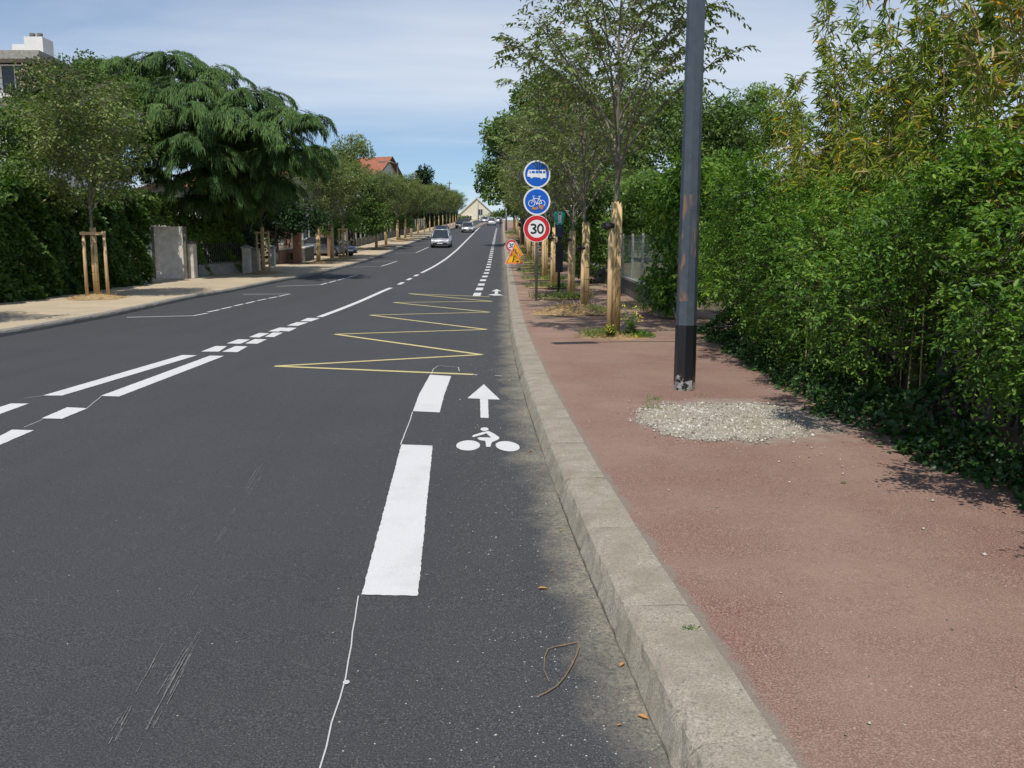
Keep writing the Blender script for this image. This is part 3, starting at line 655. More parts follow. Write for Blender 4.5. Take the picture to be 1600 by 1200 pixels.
def limbs(rr, H, r0, targets, fork):
    tb = MB(); tp = [Vector((0, 0, -.2)), Vector((.05, 0, fork*.5)), Vector((0, .05, fork)), Vector((.1, .1, H))]
    tb.tube(tp, [r0*1.25, r0, r0*.85, r0*.25], 10)
    for t in targets:
        t = Vector(t); z = rr.uniform(fork, max(fork+.1, min(H*.8, t.z))); b0 = Vector((0, 0, z)); m_ = b0.lerp(t, .5)+Vector((0, 0, -.1*(t-b0).length+.2))
        c = catm(b0, m_, t, 5); r1 = r0*rr.uniform(.25, .45); tb.tube(c, [r1*(1-.85*i/5) for i in range(6)], 6, cap=False)
    return tb
def big_tree(name, label, loc, big, ncl, rc, nleaf, size, mat, trunk_r, fork, seed, ratio=.5, down=.4, group=None, bark=None, nlimb=14, squash=.8):
    rng = np.random.default_rng(seed); rr = random.Random(seed); cl_ = clumps(rng, big, ncl, rc[0], rc[1], squash)
    H = max(b_[2] for b_ in big); tb = limbs(rr, H, trunk_r, [c[:3] for c in cl_[:nlimb]], fork)
    lm = leafy(rng, cl_, nleaf, size, ratio, .55, down)
    return put_tree(name, tb, lm, (bark or M['darkbark'], mat), loc, label, 'tree', group)
ORD = ['nearest', 'second', 'third', 'fourth', 'fifth', 'sixth', 'seventh', 'eighth', 'ninth', 'tenth', 'eleventh', 'twelfth', 'thirteenth', 'fourteenth',
       'fifteenth', 'sixteenth', 'seventeenth', 'eighteenth', 'nineteenth', 'twentieth', 'twenty-first', 'twenty-second', 'twenty-third', 'twenty-fourth', 'twenty-fifth', 'twenty-sixth', 'twenty-seventh', 'twenty-eighth']
# ---- stakes and wrapped trunks
def wrap_mesh(h, r, seed):
    rr = random.Random(seed); b = MB(); n = 20
    for i in range(n):
        a = 2*math.pi*i/n; rc = r*.165; x, y_ = math.cos(a)*r, math.sin(a)*r; hh = h+rr.uniform(-.03, .03); lean = rr.uniform(-.006, .006)
        b.tube([(x, y_, 0), (x+lean, y_, hh*.5), (x, y_+lean, hh)], [rc*rr.uniform(.9, 1.1)]*3, 6)
    w_ = MB()
    w_.tube([(math.cos(t*.4488)*(r*1.19), math.sin(t*.4488)*(r*1.19), .22+.31*(t//14)+(.31*max(0, (t % 14)-12)/2)) for t in range(14*6)], .0035, 4)
    return b, w_
WR, WW = wrap_mesh(2.28, .080, 3)
wrap_me = WR.build('tmp', M['cane']); wire_me = WW.build('tmp', M['wire'])
WRm, WWm = wrap_me.data, wire_me.data
for o in (wrap_me, wire_me): bpy.data.objects.remove(o)
def wrapped(tree, sc_=(1, 1, 1)):
    a = link('trunk_wrap', WRm, None, tree); a.scale = sc_; c = link('wire', WWm, None, a); return a
def guard_right(loc, rz, label, group):
    e = empty('tree_stake', loc, rz, label, 'tree stake', group); b = MB(); b.tube([(0, 0, -.1), (.004, 0, .9), (.012, .0, 1.86)], [.049, .047, .045], 12); b.build('post', M['stake'], e)
    s = MB(); s.tube([(-.14, -.075, 1.90), (-.07, -.055, 1.885), (.0, -.02, 1.90), (.10, .06, 1.90), (.2, .16, 1.9)], [.05, .062, .05, .032, .03], 8); s.build('rubber_tie', M['rubber'], e); return e
def guard_left(loc, rz, label, group):
    e = empty('tree_guard', loc, rz, label, 'tree stakes', group)
    for x, y_ in ((-.27, -.06), (.34, -.02)):
        b = MB(); b.tube([(x, y_, -.1), (x*.99, y_*.98, 1.0), (x*.97, y_*.96, 2.0)], [.052, .05, .048], 10); b.build('post', M['stake'], e)
    b = MB(); b.box((.035, -.10, 1.93), (.74, .035, .09), R(3)); b.build('crossbar', M['stake'], e); return e
def mound(name, loc, rx, ry, h, mat, label=None, seed=1, kind='stuff'):
    rr = random.Random(seed); b = MB(); n, m = 26, 8; vs = [(0, 0, h)]
    ph = [rr.uniform(0, 6.28) for _ in range(4)]
    for j in range(1, m+1):
        for i in range(n):
            a = 2*math.pi*i/n; k = (1+.10*math.sin(3*a+ph[0])+.08*math.sin(5*a+ph[1])+.05*math.sin(9*a+ph[2])); t = j/m
            zz2 = h*(math.cos(t*math.pi)*.5+.5)*(1+rr.uniform(-.15, .15))-(.02 if j == m else 0); vs.append((math.cos(a)*rx*k*t, math.sin(a)*ry*k*t, zz2))
    fs = [(0, 1+i, 1+(i+1) % n) for i in range(n)]+[(1+(j-1)*n+i, 1+j*n+i, 1+j*n+(i+1) % n, 1+(j-1)*n+(i+1) % n) for j in range(1, m) for i in range(n)]
    b.add(vs, fs, True); o = b.build(name, mat); o.location = loc; tag(o, label, kind=kind); return o
def blades(name, loc, rx, ry, n, L, mat, seed, wid=.08, up=1.0, hmound=0.0, kind='stuff', label=None):
    rng = np.random.default_rng(seed); t = rng.random(n)**.5; a = rng.random(n)*6.283
    p = np.stack([np.cos(a)*rx*t, np.sin(a)*ry*t, hmound*(.5+.5*np.cos(t*math.pi))-.004], 1)
    ax = rng.normal(size=(n, 3))*.7; ax[:, 2] = np.abs(ax[:, 2])*up+.15*up; s = L*rng.uniform(.4, 1.3, n)
    me = leafmesh(name, p, ax, rsph(rng, n), s, s*wid, False); o = link(name, me, mat); o.location = loc; tag(o, label, kind=kind); return o

# ================================================================== STREET TREES, RIGHT ROW
tb, lm = young_tree(11, 6.9, 2.62, 2.4, .066, 25, 21, 16, .108, None)
n0 = P(960, 525, KH)
e = put_tree('street_tree', tb, lm, (M['bark'], M['street']), n0, 'nearest young street tree on the red pavement with sparse open crown and bamboo wrapped trunk', 'tree', 'street trees along the red pavement', rz=5.2)
wrapped(e); guard_right(n0+Vector((-.105, -.07, 0)), 0, 'leaning stake tied with rubber to the nearest tree on the red pavement', 'stakes of the right tree row')
variants = []
for sdv, H_, rd in ((21, 6.3, 2.0), (22, 6.6, 2.15), (23, 6.0, 1.9)):
    tb, lm = young_tree(sdv, H_, 2.2, rd, .06, 28, 15, 14, .13, None, detail=False); me = bpy.data.meshes
    t_ = tb.build('trunk', M['bark']); variants.append((t_.data, lm)); bpy.data.objects.remove(t_)
    lm.materials.append(M['street'])
rr = random.Random(5); Yt = 20.28; k = 1; RIGHT_Y = [n0.y]
while Yt < 150 and k < 25:
    off = 1.86 if k == 1 else 1.82+rr.uniform(-.16, .16); x = XR(Yt)+off; va = variants[k % 3]
    e = empty('street_tree', (x, Yt, g(Yt)+KH), rr.uniform(0, 6.28), ORD[k]+' young street tree from the camera in the row on the red pavement', 'tree', 'street trees along the red pavement')
    s_ = rr.uniform(.92, 1.08)
    for me_, nm in ((va[0], 'trunk'), (va[1], 'crown')): o = link(nm, me_, None, e); o.scale = (s_, s_, rr.uniform(.95, 1.06))
    e_w = wrapped(e, (1, 1, rr.uniform(.84, .96)))
    if k < 16:
        q = guard_right(Vector((x-.10+rr.uniform(-.02, .02), Yt-.07, g(Yt)+KH)), 0, 'stake tied to the '+ORD[k]+' tree of the red pavement row', 'stakes of the right tree row'); q.scale = (1, 1, rr.uniform(.8, 1.0))
    RIGHT_Y.append(Yt); Yt += 5.2+rr.uniform(-.25, .45); k += 1
# ---- left row
lvar = []
for sdv, H_, rd in ((31, 6.6, 1.8), (32, 6.2, 1.7), (33, 6.9, 1.85)):
    tb, lm = young_tree(sdv, H_, 2.45, rd, .06, 32, 18, 18, .14, None, True, detail=False, vase=.4)
    t_ = tb.build('trunk', M['bark']); lvar.append((t_.data, lm)); bpy.data.objects.remove(t_); lm.materials.append(M['streetleft'])
lb = [(152,465), (412,426), (499,411), (520,406.5), (537,403.5), (589,389), (604,385), (622,377), (634,374)]
lpos = [P(a, b_, .12) for a, b_ in lb]; yy = 101.0
p = Vector((-12.9, 15.6, g(15.6)+.12)); e = empty('street_tree', p, 1.2, 'young street tree outside the left edge whose shadow falls on the sandy pavement', 'tree')
for me_, nm in ((lvar[1][0], 'trunk'), (lvar[1][1], 'crown')): link(nm, me_, None, e)
wrapped(e)
while yy < 185: lpos.append(Vector((XL(yy)-1.75, yy, g(yy)+.12))); yy += 7.4
for k, p in enumerate(lpos):
    va = lvar[k % 3]; e = empty('street_tree', p, rr.uniform(0, 6.28), ORD[k]+' young street tree from the camera in the row on the sandy left pavement', 'tree', 'street trees along the sandy pavement')
    s_ = rr.uniform(.94, 1.1)
    for me_, nm in ((va[0], 'trunk'), (va[1], 'crown')): o = link(nm, me_, None, e); o.scale = (s_, s_, rr.uniform(.96, 1.08))
    wrapped(e, (.95, .95, .96 if k else .92))
    if k in (0, 1, 4): guard_left(p, rr.uniform(-.3, .3) if k else 0.05, 'timber stakes with crossbar around the '+ORD[k]+' tree of the left row', 'stakes of the left tree row')
    if k in (2, 3, 5, 6, 7, 8, 9, 10): guard_right(p+Vector((-.12, -.05, 0)), 0, 'stake tied to the '+ORD[k]+' tree of the left pavement row', 'stakes of the left tree row')
    if k < 9: mound('mulch', p+Vector((.1, -.1, -.01)), 1.05, .95, .11, M['mulch'], seed=k); blades('dry_grass', p+Vector((.1, -.1, 0)), 1.0, .9, 260, .13, M['straw'], k, .12, .3, .12)

# ================================================================== RIGHT HEDGE
def hedge_shrub(seed, cx, cy, rx, ry, H, nsh, K, size, mat, label, pw=2.6, shoot=.24, name='shrub', low=.10, thin=0.0):
    """near bush: leafy shoots over many separate bulging clumps, with stems and darker inner growth"""
    rng = np.random.default_rng(seed); rr = random.Random(seed); z0 = g(cy)+.1; hc = H*.54
    nc = 36; cd = rsph(rng, nc*2); cd = cd[cd[:, 2] > -.8][:nc]; cs = 1/(np.abs(cd)**pw).sum(1)**(1/pw)
    C0 = cd*cs[:, None]*np.array([rx, ry, H*.46])*rng.uniform(.52, 1.0, (len(cd), 1)); C0[:, 2] += hc; CR = rng.uniform(.20, .46, len(cd))*min(rx, 1.3)/1.2
    und = C0[:, 2] < .95; C0[und, 0] = C0[und, 0]*.72+.28; CR[C0[:, 2] < .5] *= .7
    idx = rng.choice(len(cd), nsh, p=CR**2/(CR**2).sum()); d = rsph(rng, nsh); od = unit(cd[idx]+d*1.05); d = unit(d+cd[idx]*.7)
    dep = 1-np.minimum(.8, rng.exponential(.16, nsh)); S = C0[idx]+d*(CR[idx]*dep)[:, None]; S[:, 2] = np.maximum(S[:, 2], low+rng.random(nsh)*.15); n = nsh
    inner = rng.random(n) < .12; S[inner] = np.array([0, 0, hc])+(S[inner]-np.array([0, 0, hc]))*rng.uniform(.45, .85, (inner.sum(), 1))
    sh = d*.9+rng.normal(size=(n, 3))*.45; sh[:, 2] += .35; sh = unit(sh); out = d
    t = (np.arange(K)+.5)/K; SL = shoot*rng.uniform(.5, 1.4, n)
    pts = S[:, None, :]+sh[:, None, :]*(t[None, :, None]*SL[:, None, None]); pts[:, :, 2] -= (t[None, :]**2*SL[:, None]*.4)
    side = unit(np.cross(sh, np.array([[0, 0, 1.0]])+rng.normal(size=(n, 3))*.5)); sg = np.where(np.arange(K) % 2 == 0, 1, -1)
    ax = sh[:, None, :]*.6+side[:, None, :]*sg[None, :, None]*.8+rng.normal(size=(n, K, 3))*.30; ax[:, :, 2] -= .22
    nn = np.array([0, 0, 1.0])+rng.normal(size=(n, K, 3))*.38+out[:, None, :]*.45
    ls = (size*rng.uniform(.6, 1.3, (n, K))*(1-.35*t[None, :])).ravel()
    lm = leafmesh('foliage', pts.reshape(-1, 3), ax.reshape(-1, 3), nn.reshape(-1, 3), ls, ls*.44, True)
    e = empty(name, (cx, cy, z0), 0, label, 'shrub', 'shrubs of the right hedge'); link('foliage', lm, mat, e)
    st = MB()
    for i in range(22):
        a = rr.uniform(0, 6.28); b0 = Vector((math.cos(a)*rx*.25, math.sin(a)*ry*.3, -.1)); q = Vector(tuple(C0[rr.randrange(len(C0))]))
        st.tube(catm(b0, Vector((b0.x, b0.y, q.z*.6)), q, 6), [.018-.0025*j for j in range(7)], 5, cap=False)
    for i in range(0, n, 4):    # fine twigs carrying the shoots
        a_, b_ = Vector(tuple(S[i]-sh[i]*.12)), Vector(tuple(pts[i, -1])); st.tube([a_, b_], [.003, .0012], 3, cap=False)
    st.build('stems', M['darkbark'], e); return e
G_ = 'shrubs of the right hedge'
hs = [(60, 4.1, 1.0, 1.6, 1.2, 3.3, 1900, 10, .066, 'shrub outside the right edge whose shade falls on the pavement'),
      (61, 4.0, 2.9, 1.45, 1.15, 2.55, 3300, 10, .066, 'dark glossy shrub at the very right edge, nearest the camera'),
      (62, 3.95, 4.9, 1.42, 1.20, 2.15, 4700, 10, .056, 'large glossy green shrub at the right edge under the dry bamboo'),
      (63, 3.92, 6.9, 1.34, 1.20, 1.95, 4400, 10, .055, 'glossy shrub with arching bright shoots beside the gravel patch'),
      (64, 4.0, 8.9, 1.40, 1.25, 2.15, 4000, 10, .057, 'bushy shrub behind the gravel patch in front of the tallest bamboo'),
      (65, 4.1, 10.9, 1.38, 1.30, 2.5, 3500, 10, .063, 'green shrub in front of the middle bamboo culms'),
      (66, 4.25, 13.0, 1.25, 1.30, 2.55, 3000, 10, .066, 'rounded shrub right of the lamp post'),
      (67, 4.45, 15.2, 1.2, 1.2, 2.3, 1700, 10, .08, 'shrub')]
hs[-1] = hs[-1][:-1]+('shrub just behind the lamp post where the hedge meets the low wall',)
for a in hs: hedge_shrub(a[0], a[1], a[2], a[3], a[4], a[5], a[6], a[7], a[8], M['laurel'], a[9])
# taller inner bushes close the hedge behind
for i, (cx_, cy_, rx_, ry_, H_, lb_) in enumerate(((5.6, 5.0, 1.3, 1.6, 2.3, 'inner bush behind the right edge shrub'), (5.6, 8.2, 1.3, 1.8, 2.3, 'inner bush between the bamboo culms'), (5.8, 11.5, 1.3, 1.8, 2.5, 'inner bush below the left bamboo culms'), (5.9, 15, 1.3, 1.9, 2.6, 'inner bush behind the shrub right of the lamp post'))):
    rng = np.random.default_rng(300+i); cl_ = clumps(rng, [(0, 0, H_*.5, rx_, ry_, H_*.5)], 34, .35, .6, .9)
    tbb = limbs(random.Random(i), H_*.9, .05, [c[:3] for c in cl_[:8]], .3); put_tree('bush', tbb, leafy(rng, cl_, 9000, .085, .42, .3, .3), (M['bark'], M['laurel']), (cx_, cy_, g(cy_)+.1), lb_, 'bush', 'inner bushes of the right hedge', parts=('stems', 'foliage'))
# low ivy skirt in front of the hedge
rng = np.random.default_rng(77); n = 9000; Yv = rng.uniform(3.2, 15.5, n); hb = np.interp(Yv, [3, 4.72, 5.27, 6.17, 7.41, 9.48, 15.15, 16], [3.05, 2.99, 2.93, 2.92, 2.85, 2.96, 3.40, 3.45])
d_ = rng.random(n)**.8; z_ = d_*.42*(.6+.4*np.sin(Yv*3)+.2*np.sin(Yv*7.7)); xv = hb+.02+d_*.65+rng.normal(size=n)*.05+.07*np.sin(Yv*4)
pv = np.stack([xv, Yv, np.array([g(v) for v in Yv])+.13+np.maximum(.01, z_)], 1); av = rng.normal(size=(n, 3))*.6+np.array([-.6, -.2, -.1]); nv = rng.normal(size=(n, 3))*.4+np.array([-.5, -.2, .8])
ls = .065*rng.uniform(.6, 1.3, n); o = link('ivy_ground_cover', leafmesh('ivy', pv, av, nv, ls, ls*.75, True), M['ivy']); tag(o, 'low dark ivy creeping along the foot of the right hedge', kind='stuff')
# ---- bamboo
def bamboo(seed, cx, cy, n, spread, H, label, dry=False, lo=1.6, dens_=1.0):
    back = .75 if cy < 8.5 else 0.0; cx += back
    rr = random.Random(seed); rng = np.random.default_rng(seed); st = MB(); LP, LA, LS, DP, DA, DS = [], [], [], [], [], []
    for i in range(n):
        x, y_ = rr.gauss(0, spread), rr.gauss(0, spread*1.2); h = H*rr.uniform(.70, 1.05); ln = Vector((rr.uniform(-.28, .22)-back*3.6/max(H, 1), rr.uniform(-.2, .2), 0)); r_ = rr.uniform(.007, .013)
        P_ = lambda t: Vector((x, y_, 0))+ln*(t**2)*h*.28+Vector((0, 0, t*h)); st.tube([P_(t/6) for t in range(7)], [r_*(1-.8*t/6) for t in range(7)], 5, cap=False)
        bare = rr.random() < .12; z = lo+rr.uniform(-.3, .2)
        while z < h:
            t = z/h; nd = P_(t); nb = rr.randint(3, 5)
            for q in range(nb):
                a = rr.uniform(0, 6.28); bl = rr.uniform(.14, .42)*(1.10-.62*t); e_ = nd+Vector((math.cos(a)*bl*.55, math.sin(a)*bl*.55, bl*.85))
                st.tube([nd, e_], [.003, .001], 3, cap=False)
                if bare: continue
                for m_ in range(int(rr.randint(6, 9)*dens_)):
                    u = rr.uniform(.25, 1.05); p = nd.lerp(e_, u); aa = a+rr.uniform(-1.2, 1.2); v = (math.cos(aa)*.7+rr.gauss(0, .25), math.sin(aa)*.7+rr.gauss(0, .25), rr.uniform(-.95, .55))
                    (DP if (dry and rr.random() < .4) or rr.random() < .05 else LP).append(tuple(p)); (DA if len(DP) > len(DA) else LA).append(v)
            z += rr.uniform(.13, .22)
    e = empty('bamboo', (cx, cy, g(cy)+.1), 0, label, 'bamboo', 'bamboo clumps behind the right hedge'); st.build('culms', wood_culm, e)
    for Pn, An, mt, nm in ((LP, LA, M['bamboo'], 'foliage'), (DP, DA, M['drybamboo'], 'dry_foliage')):
        Pn = np.array(Pn); An = np.array(An); s = .135*rng.uniform(.6, 1.25, len(Pn)); nn = rng.normal(size=Pn.shape)*.5+np.array([-.2, -.4, .7])
        link(nm, leafmesh(nm, Pn, An, nn, s, s*.145, True), mt, e)
wood_culm = wood('bamboo_culm', (.20, .17, .07), (.38, .33, .15))
def atop(pxx, pyy, Y): q = at(pxx, pyy, Y); return q.x, q.z-g(Y)-.1
for i, (pxx, pyy, Y, n, sp, lb_, dry, lo) in enumerate((
    (1232, 92, 13.5, 6, .22, 'leftmost short bamboo clump above the hedge', False, 1.5), (1285, 130, 12.5, 8, .34, 'low bamboo clump second from the left', False, 1.5),
    (1328, -5, 11.8, 6, .10, 'tall thin bamboo culm standing clear against the sky', False, 1.5), (1354, 12, 11.4, 6, .15, 'bamboo clump right of the tall thin culm', False, 1.5),
    (1405, 40, 10.8, 7, .16, 'bamboo plume left of the wide tall clump', False, 1.5), (1455, -60, 9.6, 10, .24, 'wide tall bamboo clump reaching the top of the photo', False, 1.4),
    (1510, -90, 8.9, 10, .24, 'tall yellow green bamboo clump near the right edge', False, 1.4), (1600, -120, 5.9, 8, .20, 'brownish half dry bamboo clump at the right edge', True, 1.4),
    (1575, 120, 5.6, 8, .20, 'low bamboo with orange leaves in front at the right edge', False, 1.2), (1435, 165, 8.6, 10, .32, 'low dense bamboo just above the middle of the hedge', False, 1.4),
    (1330, 190, 10.8, 11, .45, 'low bamboo growth above the bush right of the lamp post', False, 1.5), (1385, 215, 9.2, 8, .35, 'brownish dry bamboo base in the middle of the hedge', True, 1.2), (1850, 40, 4.2, 7, .22, 'bamboo leaning over the right edge of the photo', False, 1.4), (1560, -110, 7.0, 8, .20, 'tall bamboo clump with golden leaves just inside the right edge', False, 1.4), (2400, 0, 2.6, 7, .25, 'bamboo outside the right edge shading the pavement', False, 1.4))):
    x_, h_ = atop(pxx, pyy, Y); bamboo(500+i, x_, Y, n, sp, h_, lb_, dry, lo)
# dark leafy tree over the top right corner
rng = np.random.default_rng(91); bl_ = [(0, 0, 4.0, .9, .9, .8), (-.2, .4, 4.9, 1.0, 1.0, .8), (.9, -.2, 4.5, 1.0, 1.0, .9), (.6, .3, 3.3, .7, .7, .6)]
cl_ = clumps(rng, bl_, 30, .25, .5); q = at(1640, 60, 8.6); tbb = limbs(random.Random(2), 5.0, .07, [c[:3] for c in cl_[:12]], 2.4)
put_tree('tree', tbb, leafy(rng, cl_, 5200, .10, .5, .3, .5, detail=True), (M['darkbark'], M['ivy']), (q.x+.35, 8.6, g(8.6)+.1), 'dark leafy tree filling the top right corner above the bamboo', 'tree')

# ================================================================== BACKGROUND VEGETATION
# weeping cedar
def cedar():
    rng = np.random.default_rng(41); rr = random.Random(41); Y0 = 42.0; base = at(345, 430, Y0); bz = g(Y0)+.1
    domes = [(265,80,52,38),(200,90,55,39),(150,93,42,40),(325,102,48,38),(388,138,58,37),(448,166,50,36),(485,178,28,35.6),(300,124,60,36.6),(228,122,62,37.6),(270,160,75,36),(350,160,62,36),
             (412,186,62,36),(300,205,52,35.4),(442,228,60,37),(246,228,36,37),(318,224,66,36.2),(384,252,46,38.4),(228,258,32,37),(300,302,50,38.5),(372,300,60,39.5),(196,146,52,38.4),(496,226,32,38),
             (345,195,60,38.5),(260,190,60,39),(400,215,60,39.5),(330,262,60,37.5),(420,270,50,38.5),(180,115,50,41)]
    LP, LA, LN, LS, tg = [], [], [], [], []; bt = MB()
    for (a, b_, hw, Y) in domes:     # each bough: arching branchlets carrying hanging tassels
        c = at(a, b_, Y)-Vector((base.x, Y0, bz)); rx = hw/F*Y*1.0; tg.append((c.x, c.y, c.z-.25)); nb = int(16+15*rx); tilt = rr.uniform(-.25, .25)
        for i in range(nb):
            az = 2*math.pi*(i+rr.random())/nb; Lb = rx*rr.uniform(.55, 1.25); drop = Lb*rr.uniform(.30, .62)+.12; o_ = Vector((rr.gauss(0, .18), rr.gauss(0, .18), rr.uniform(-.18, .04)))*rx
            dv = Vector((math.cos(az), math.sin(az), 0)); nd = int(46+64*Lb); u = (rng.random(nd)*.97+.03)**.7
            hx = Lb*np.sin(u*1.35)/math.sin(1.35); hz_ = -drop*(1-np.cos(u*1.45))+tilt*hx*math.cos(az)*.5-.04*Lb
            sd2 = rng.normal(size=nd)*.055*(1+Lb*.5); pp = np.stack([c.x+o_.x+dv.x*hx-dv.y*sd2, c.y+o_.y+dv.y*hx+dv.x*sd2, c.z+o_.z+hz_], 1)
            ax = np.array([dv.x, dv.y, 0])*(.55-.35*u)[:, None]+rng.normal(size=(nd, 3))*.17; ax[:, 2] -= .15+.8*u
            LP.append(pp); LA.append(ax); LN.append(np.tile([dv.x*.6, dv.y*.6-.2, .7], (nd, 1))+rng.normal(size=(nd, 3))*.3); LS.append((.10+.24*u*rng.random(nd)+.10*rng.random(nd))*(.8+.25*Lb))
            k_ = [.0, .35, .7, 1.0]; bt.tube([(c.x+o_.x+dv.x*Lb*math.sin(q*1.35)/math.sin(1.35), c.y+o_.y+dv.y*Lb*math.sin(q*1.35)/math.sin(1.35), c.z+o_.z-.11-drop*(1-math.cos(q*1.45))+tilt*Lb*q*math.cos(az)*.5) for q in k_], [.02, .015, .01, .004], 3, cap=False)
    LP = np.concatenate(LP); LS = np.concatenate(LS); lm = leafmesh('crown', LP, np.concatenate(LA), np.concatenate(LN), LS, .022+.026*rng.random(len(LS)), False)
    tb = MB(); tb.tube([(0, 0, -.2), (.1, 0, 3), (-.2, .1, 6.0), (-1.4, 0, 8.6)], [.38, .32, .25, .08], 10)
    for t in tg:
        z = max(1.8, min(9.5, t[2]-.6)); s = Vector((0, 0, z)); e = Vector(t); tb.tube(catm(s, s.lerp(e, .5)+Vector((0, 0, .5)), e, 5), [.12, .10, .08, .06, .04, .02], 6, cap=False)
    tb.add(bt.v, bt.f, True)
    put_tree('cedar_tree', tb, lm, (M['darkbark'], M['cedar']), (base.x, Y0, bz), 'huge weeping cedar with drooping tiers of needles behind the left gate', 'tree')
cedar()
def hedge_wall(name, label, pts, H, thick, dens_, size, mat, seed, cat='hedge', lump=.25, ratio=.6):
    """long free-growing hedge along a line: leaves over its street face, its top and its ends, woody stems inside"""
    rng = np.random.default_rng(seed); rr = random.Random(seed); o0 = Vector((pts[0][0], pts[0][1], g(pts[0][1])+.1)); LP, LA, LN = [], [], []
    st = MB()
    for (x0, y0), (x1, y1) in zip(pts, pts[1:]):
        L = math.hypot(x1-x0, y1-y0); t_ = np.array([(x1-x0)/L, (y1-y0)/L, 0]); nx = np.array([t_[1], -t_[0], 0])    # street side
        n = int(L*(H+thick)*dens_); s = rng.random(n)*L; w_ = rng.random(n)*(H+thick); Hs = H*(1+.06*np.sin(s*1.3+seed)+.05*np.sin(s*3.1)); top = w_ > H
        z = np.where(top, Hs, w_/H*Hs); q = np.where(top, w_-H, 0)
        lm_ = lump*(np.sin(s*2.1+z*1.3+seed)*np.cos(z*2.3+s*.7)+.5*np.sin(s*5.3+z*4.1))
        q = q-lm_*(~top)+rng.random(n)**2*.5*(~top)*1.2+(np.maximum(0, .5-z)*-.0); z = z+lm_*.6*top-rng.random(n)**2*.4*top
        yy_ = y0+t_[1]*s; p = np.stack([x0+t_[0]*s, yy_, np.interp(yy_, [y0, y1], [g(y0), g(y1)])+.1+np.maximum(.03, z)], 1)-nx[None, :]*(q)[:, None]
        LP.append(p); a = rng.normal(size=(n, 3))*.55+nx*.5*(~top)[:, None]; a[:, 2] -= .35; LA.append(a); LN.append(nx*.5+rng.normal(size=(n, 3))*.5+np.array([0, 0, .6]))
        for i in range(int(L*1.2)):
            u = rr.random()*L; b0 = Vector((x0+t_[0]*u-nx[0]*thick*.4, y0+t_[1]*u-nx[1]*thick*.4, g(y0+t_[1]*u)))-o0
            st.tube([b0, b0+Vector((rr.uniform(-.3, .3), rr.uniform(-.3, .3), H*.8))], [.04, .015], 5)
    LP = np.concatenate(LP)-np.array(o0); s = size*rng.uniform(.65, 1.3, len(LP))
    e = empty(name, o0, 0, label, cat); link('foliage', leafmesh('foliage', LP, np.concatenate(LA), np.concatenate(LN), s, s*ratio, False), mat, e); st.build('stems', M['darkbark'], e); return e
hedge_wall('hedge', 'tall dark ivy covered hedge behind the nearest left street tree', [(-13.6, 12), (-14.3, 20), (-14.3, 27), (-14.4, 33.2)], 3.1, 1.6, 850, .17, M['ivyhedge'], 1, ratio=.7)
hedge_wall('hedge', 'leafy growth arching over the top of the rough pale gate panel', [(-14.2, 32.6), (-14.6, 35.5), (-15.0, 38.2)], 1.0, 1.4, 800, .14, M['garden'], 2, ratio=.7).location.z += 2.35
hedge_wall('hedge', 'clipped bright green hedge behind the low wall beside the stone pillar', [(-14.55, 37.9), (-13.5, 42.2)], 2.5, 1.0, 800, .13, M['bright'], 3, ratio=.7)
hedge_wall('hedge', 'dark hedge filling the gardens between the stone posts and the brick pillars', [(-14.4, 43), (-14.9, 50)], 2.0, 1.5, 420, .19, M['dark'], 4, ratio=.7)
hedge_wall('hedge', 'long dark hedge behind the concrete fence of the left pavement', [(-14.6, 62), (-14.9, 80), (-15.2, 110), (-15.0, 150), (-14.6, 185), (-15.4, 235)], 2.9, 1.5, 120, .36, M['dark'], 5, ratio=.7)
def massif(name, label, Y, blobs_px, ncl, rc, nleaf, size, mat, seed, cat='tree', trunk=.18, down=.4, ratio=.5, parts=('trunk', 'crown'), nl=12):
    """tree or bush whose crown lobes are given as (px, py, radius in px, depth offset)"""
    cxp = sum(b_[0] for b_ in blobs_px)/len(blobs_px); q = at(cxp, 400, Y); base = Vector((q.x, Y, g(Y)+.08)); big = []
    for (a, b_, r_, dY) in blobs_px:
        c = at(a, b_, Y+dY)-base; rr_ = r_/F*(Y+dY); big.append((c.x, c.y, c.z, rr_, rr_, rr_*.9))
    rng = np.random.default_rng(seed); cl_ = clumps(rng, big, ncl, rc[0], rc[1]); H = max(b_[2] for b_ in big)
    tb = limbs(random.Random(seed), H, trunk, [c[:3] for c in cl_[:nl]], H*.3); lm = leafy(rng, cl_, nleaf, size, ratio, .5, down)
    return put_tree(name, tb, lm, (M['darkbark'], mat), base, label, cat, parts=parts)
massif('bush', 'pale blossoming bush against the white apartment block at the upper left', 33, [(60,125,28,0),(90,130,28,0),(50,160,30,0),(85,165,32,0)], 60, (.25, .45), 9000, .12, M['dull'], 51, 'bush')
massif('tree', 'dark leafy tree at the left edge below the apartment block', 29, [(-10,200,45,0),(40,200,40,1),(80,210,40,0),(20,245,40,0),(110,235,40,2)], 80, (.3, .6), 15000, .12, M['garden'], 52)
massif('bush', 'bright leafed climbing bush above the dark hedge at the left edge', 26.5, [(-15,290,38,0),(30,285,34,0),(70,305,32,0),(0,335,36,0),(105,315,30,1.5)], 80, (.25, .5), 20000, .12, M['garden'], 53, 'bush', .06)
massif('tree', 'mid green tree behind the nearest left street tree', 35, [(130,140,45,0),(170,150,45,0),(120,190,50,0),(190,210,50,0),(150,250,50,0)], 90, (.3, .6), 17000, .13, M['garden'], 54)
massif('tree', 'dense dark tree below the right end of the cedar', 50, [(420,310,32,0),(440,340,30,0),(380,330,34,0),(485,340,24,0)], 70, (.4, .8), 12000, .18, M['dark'], 55)
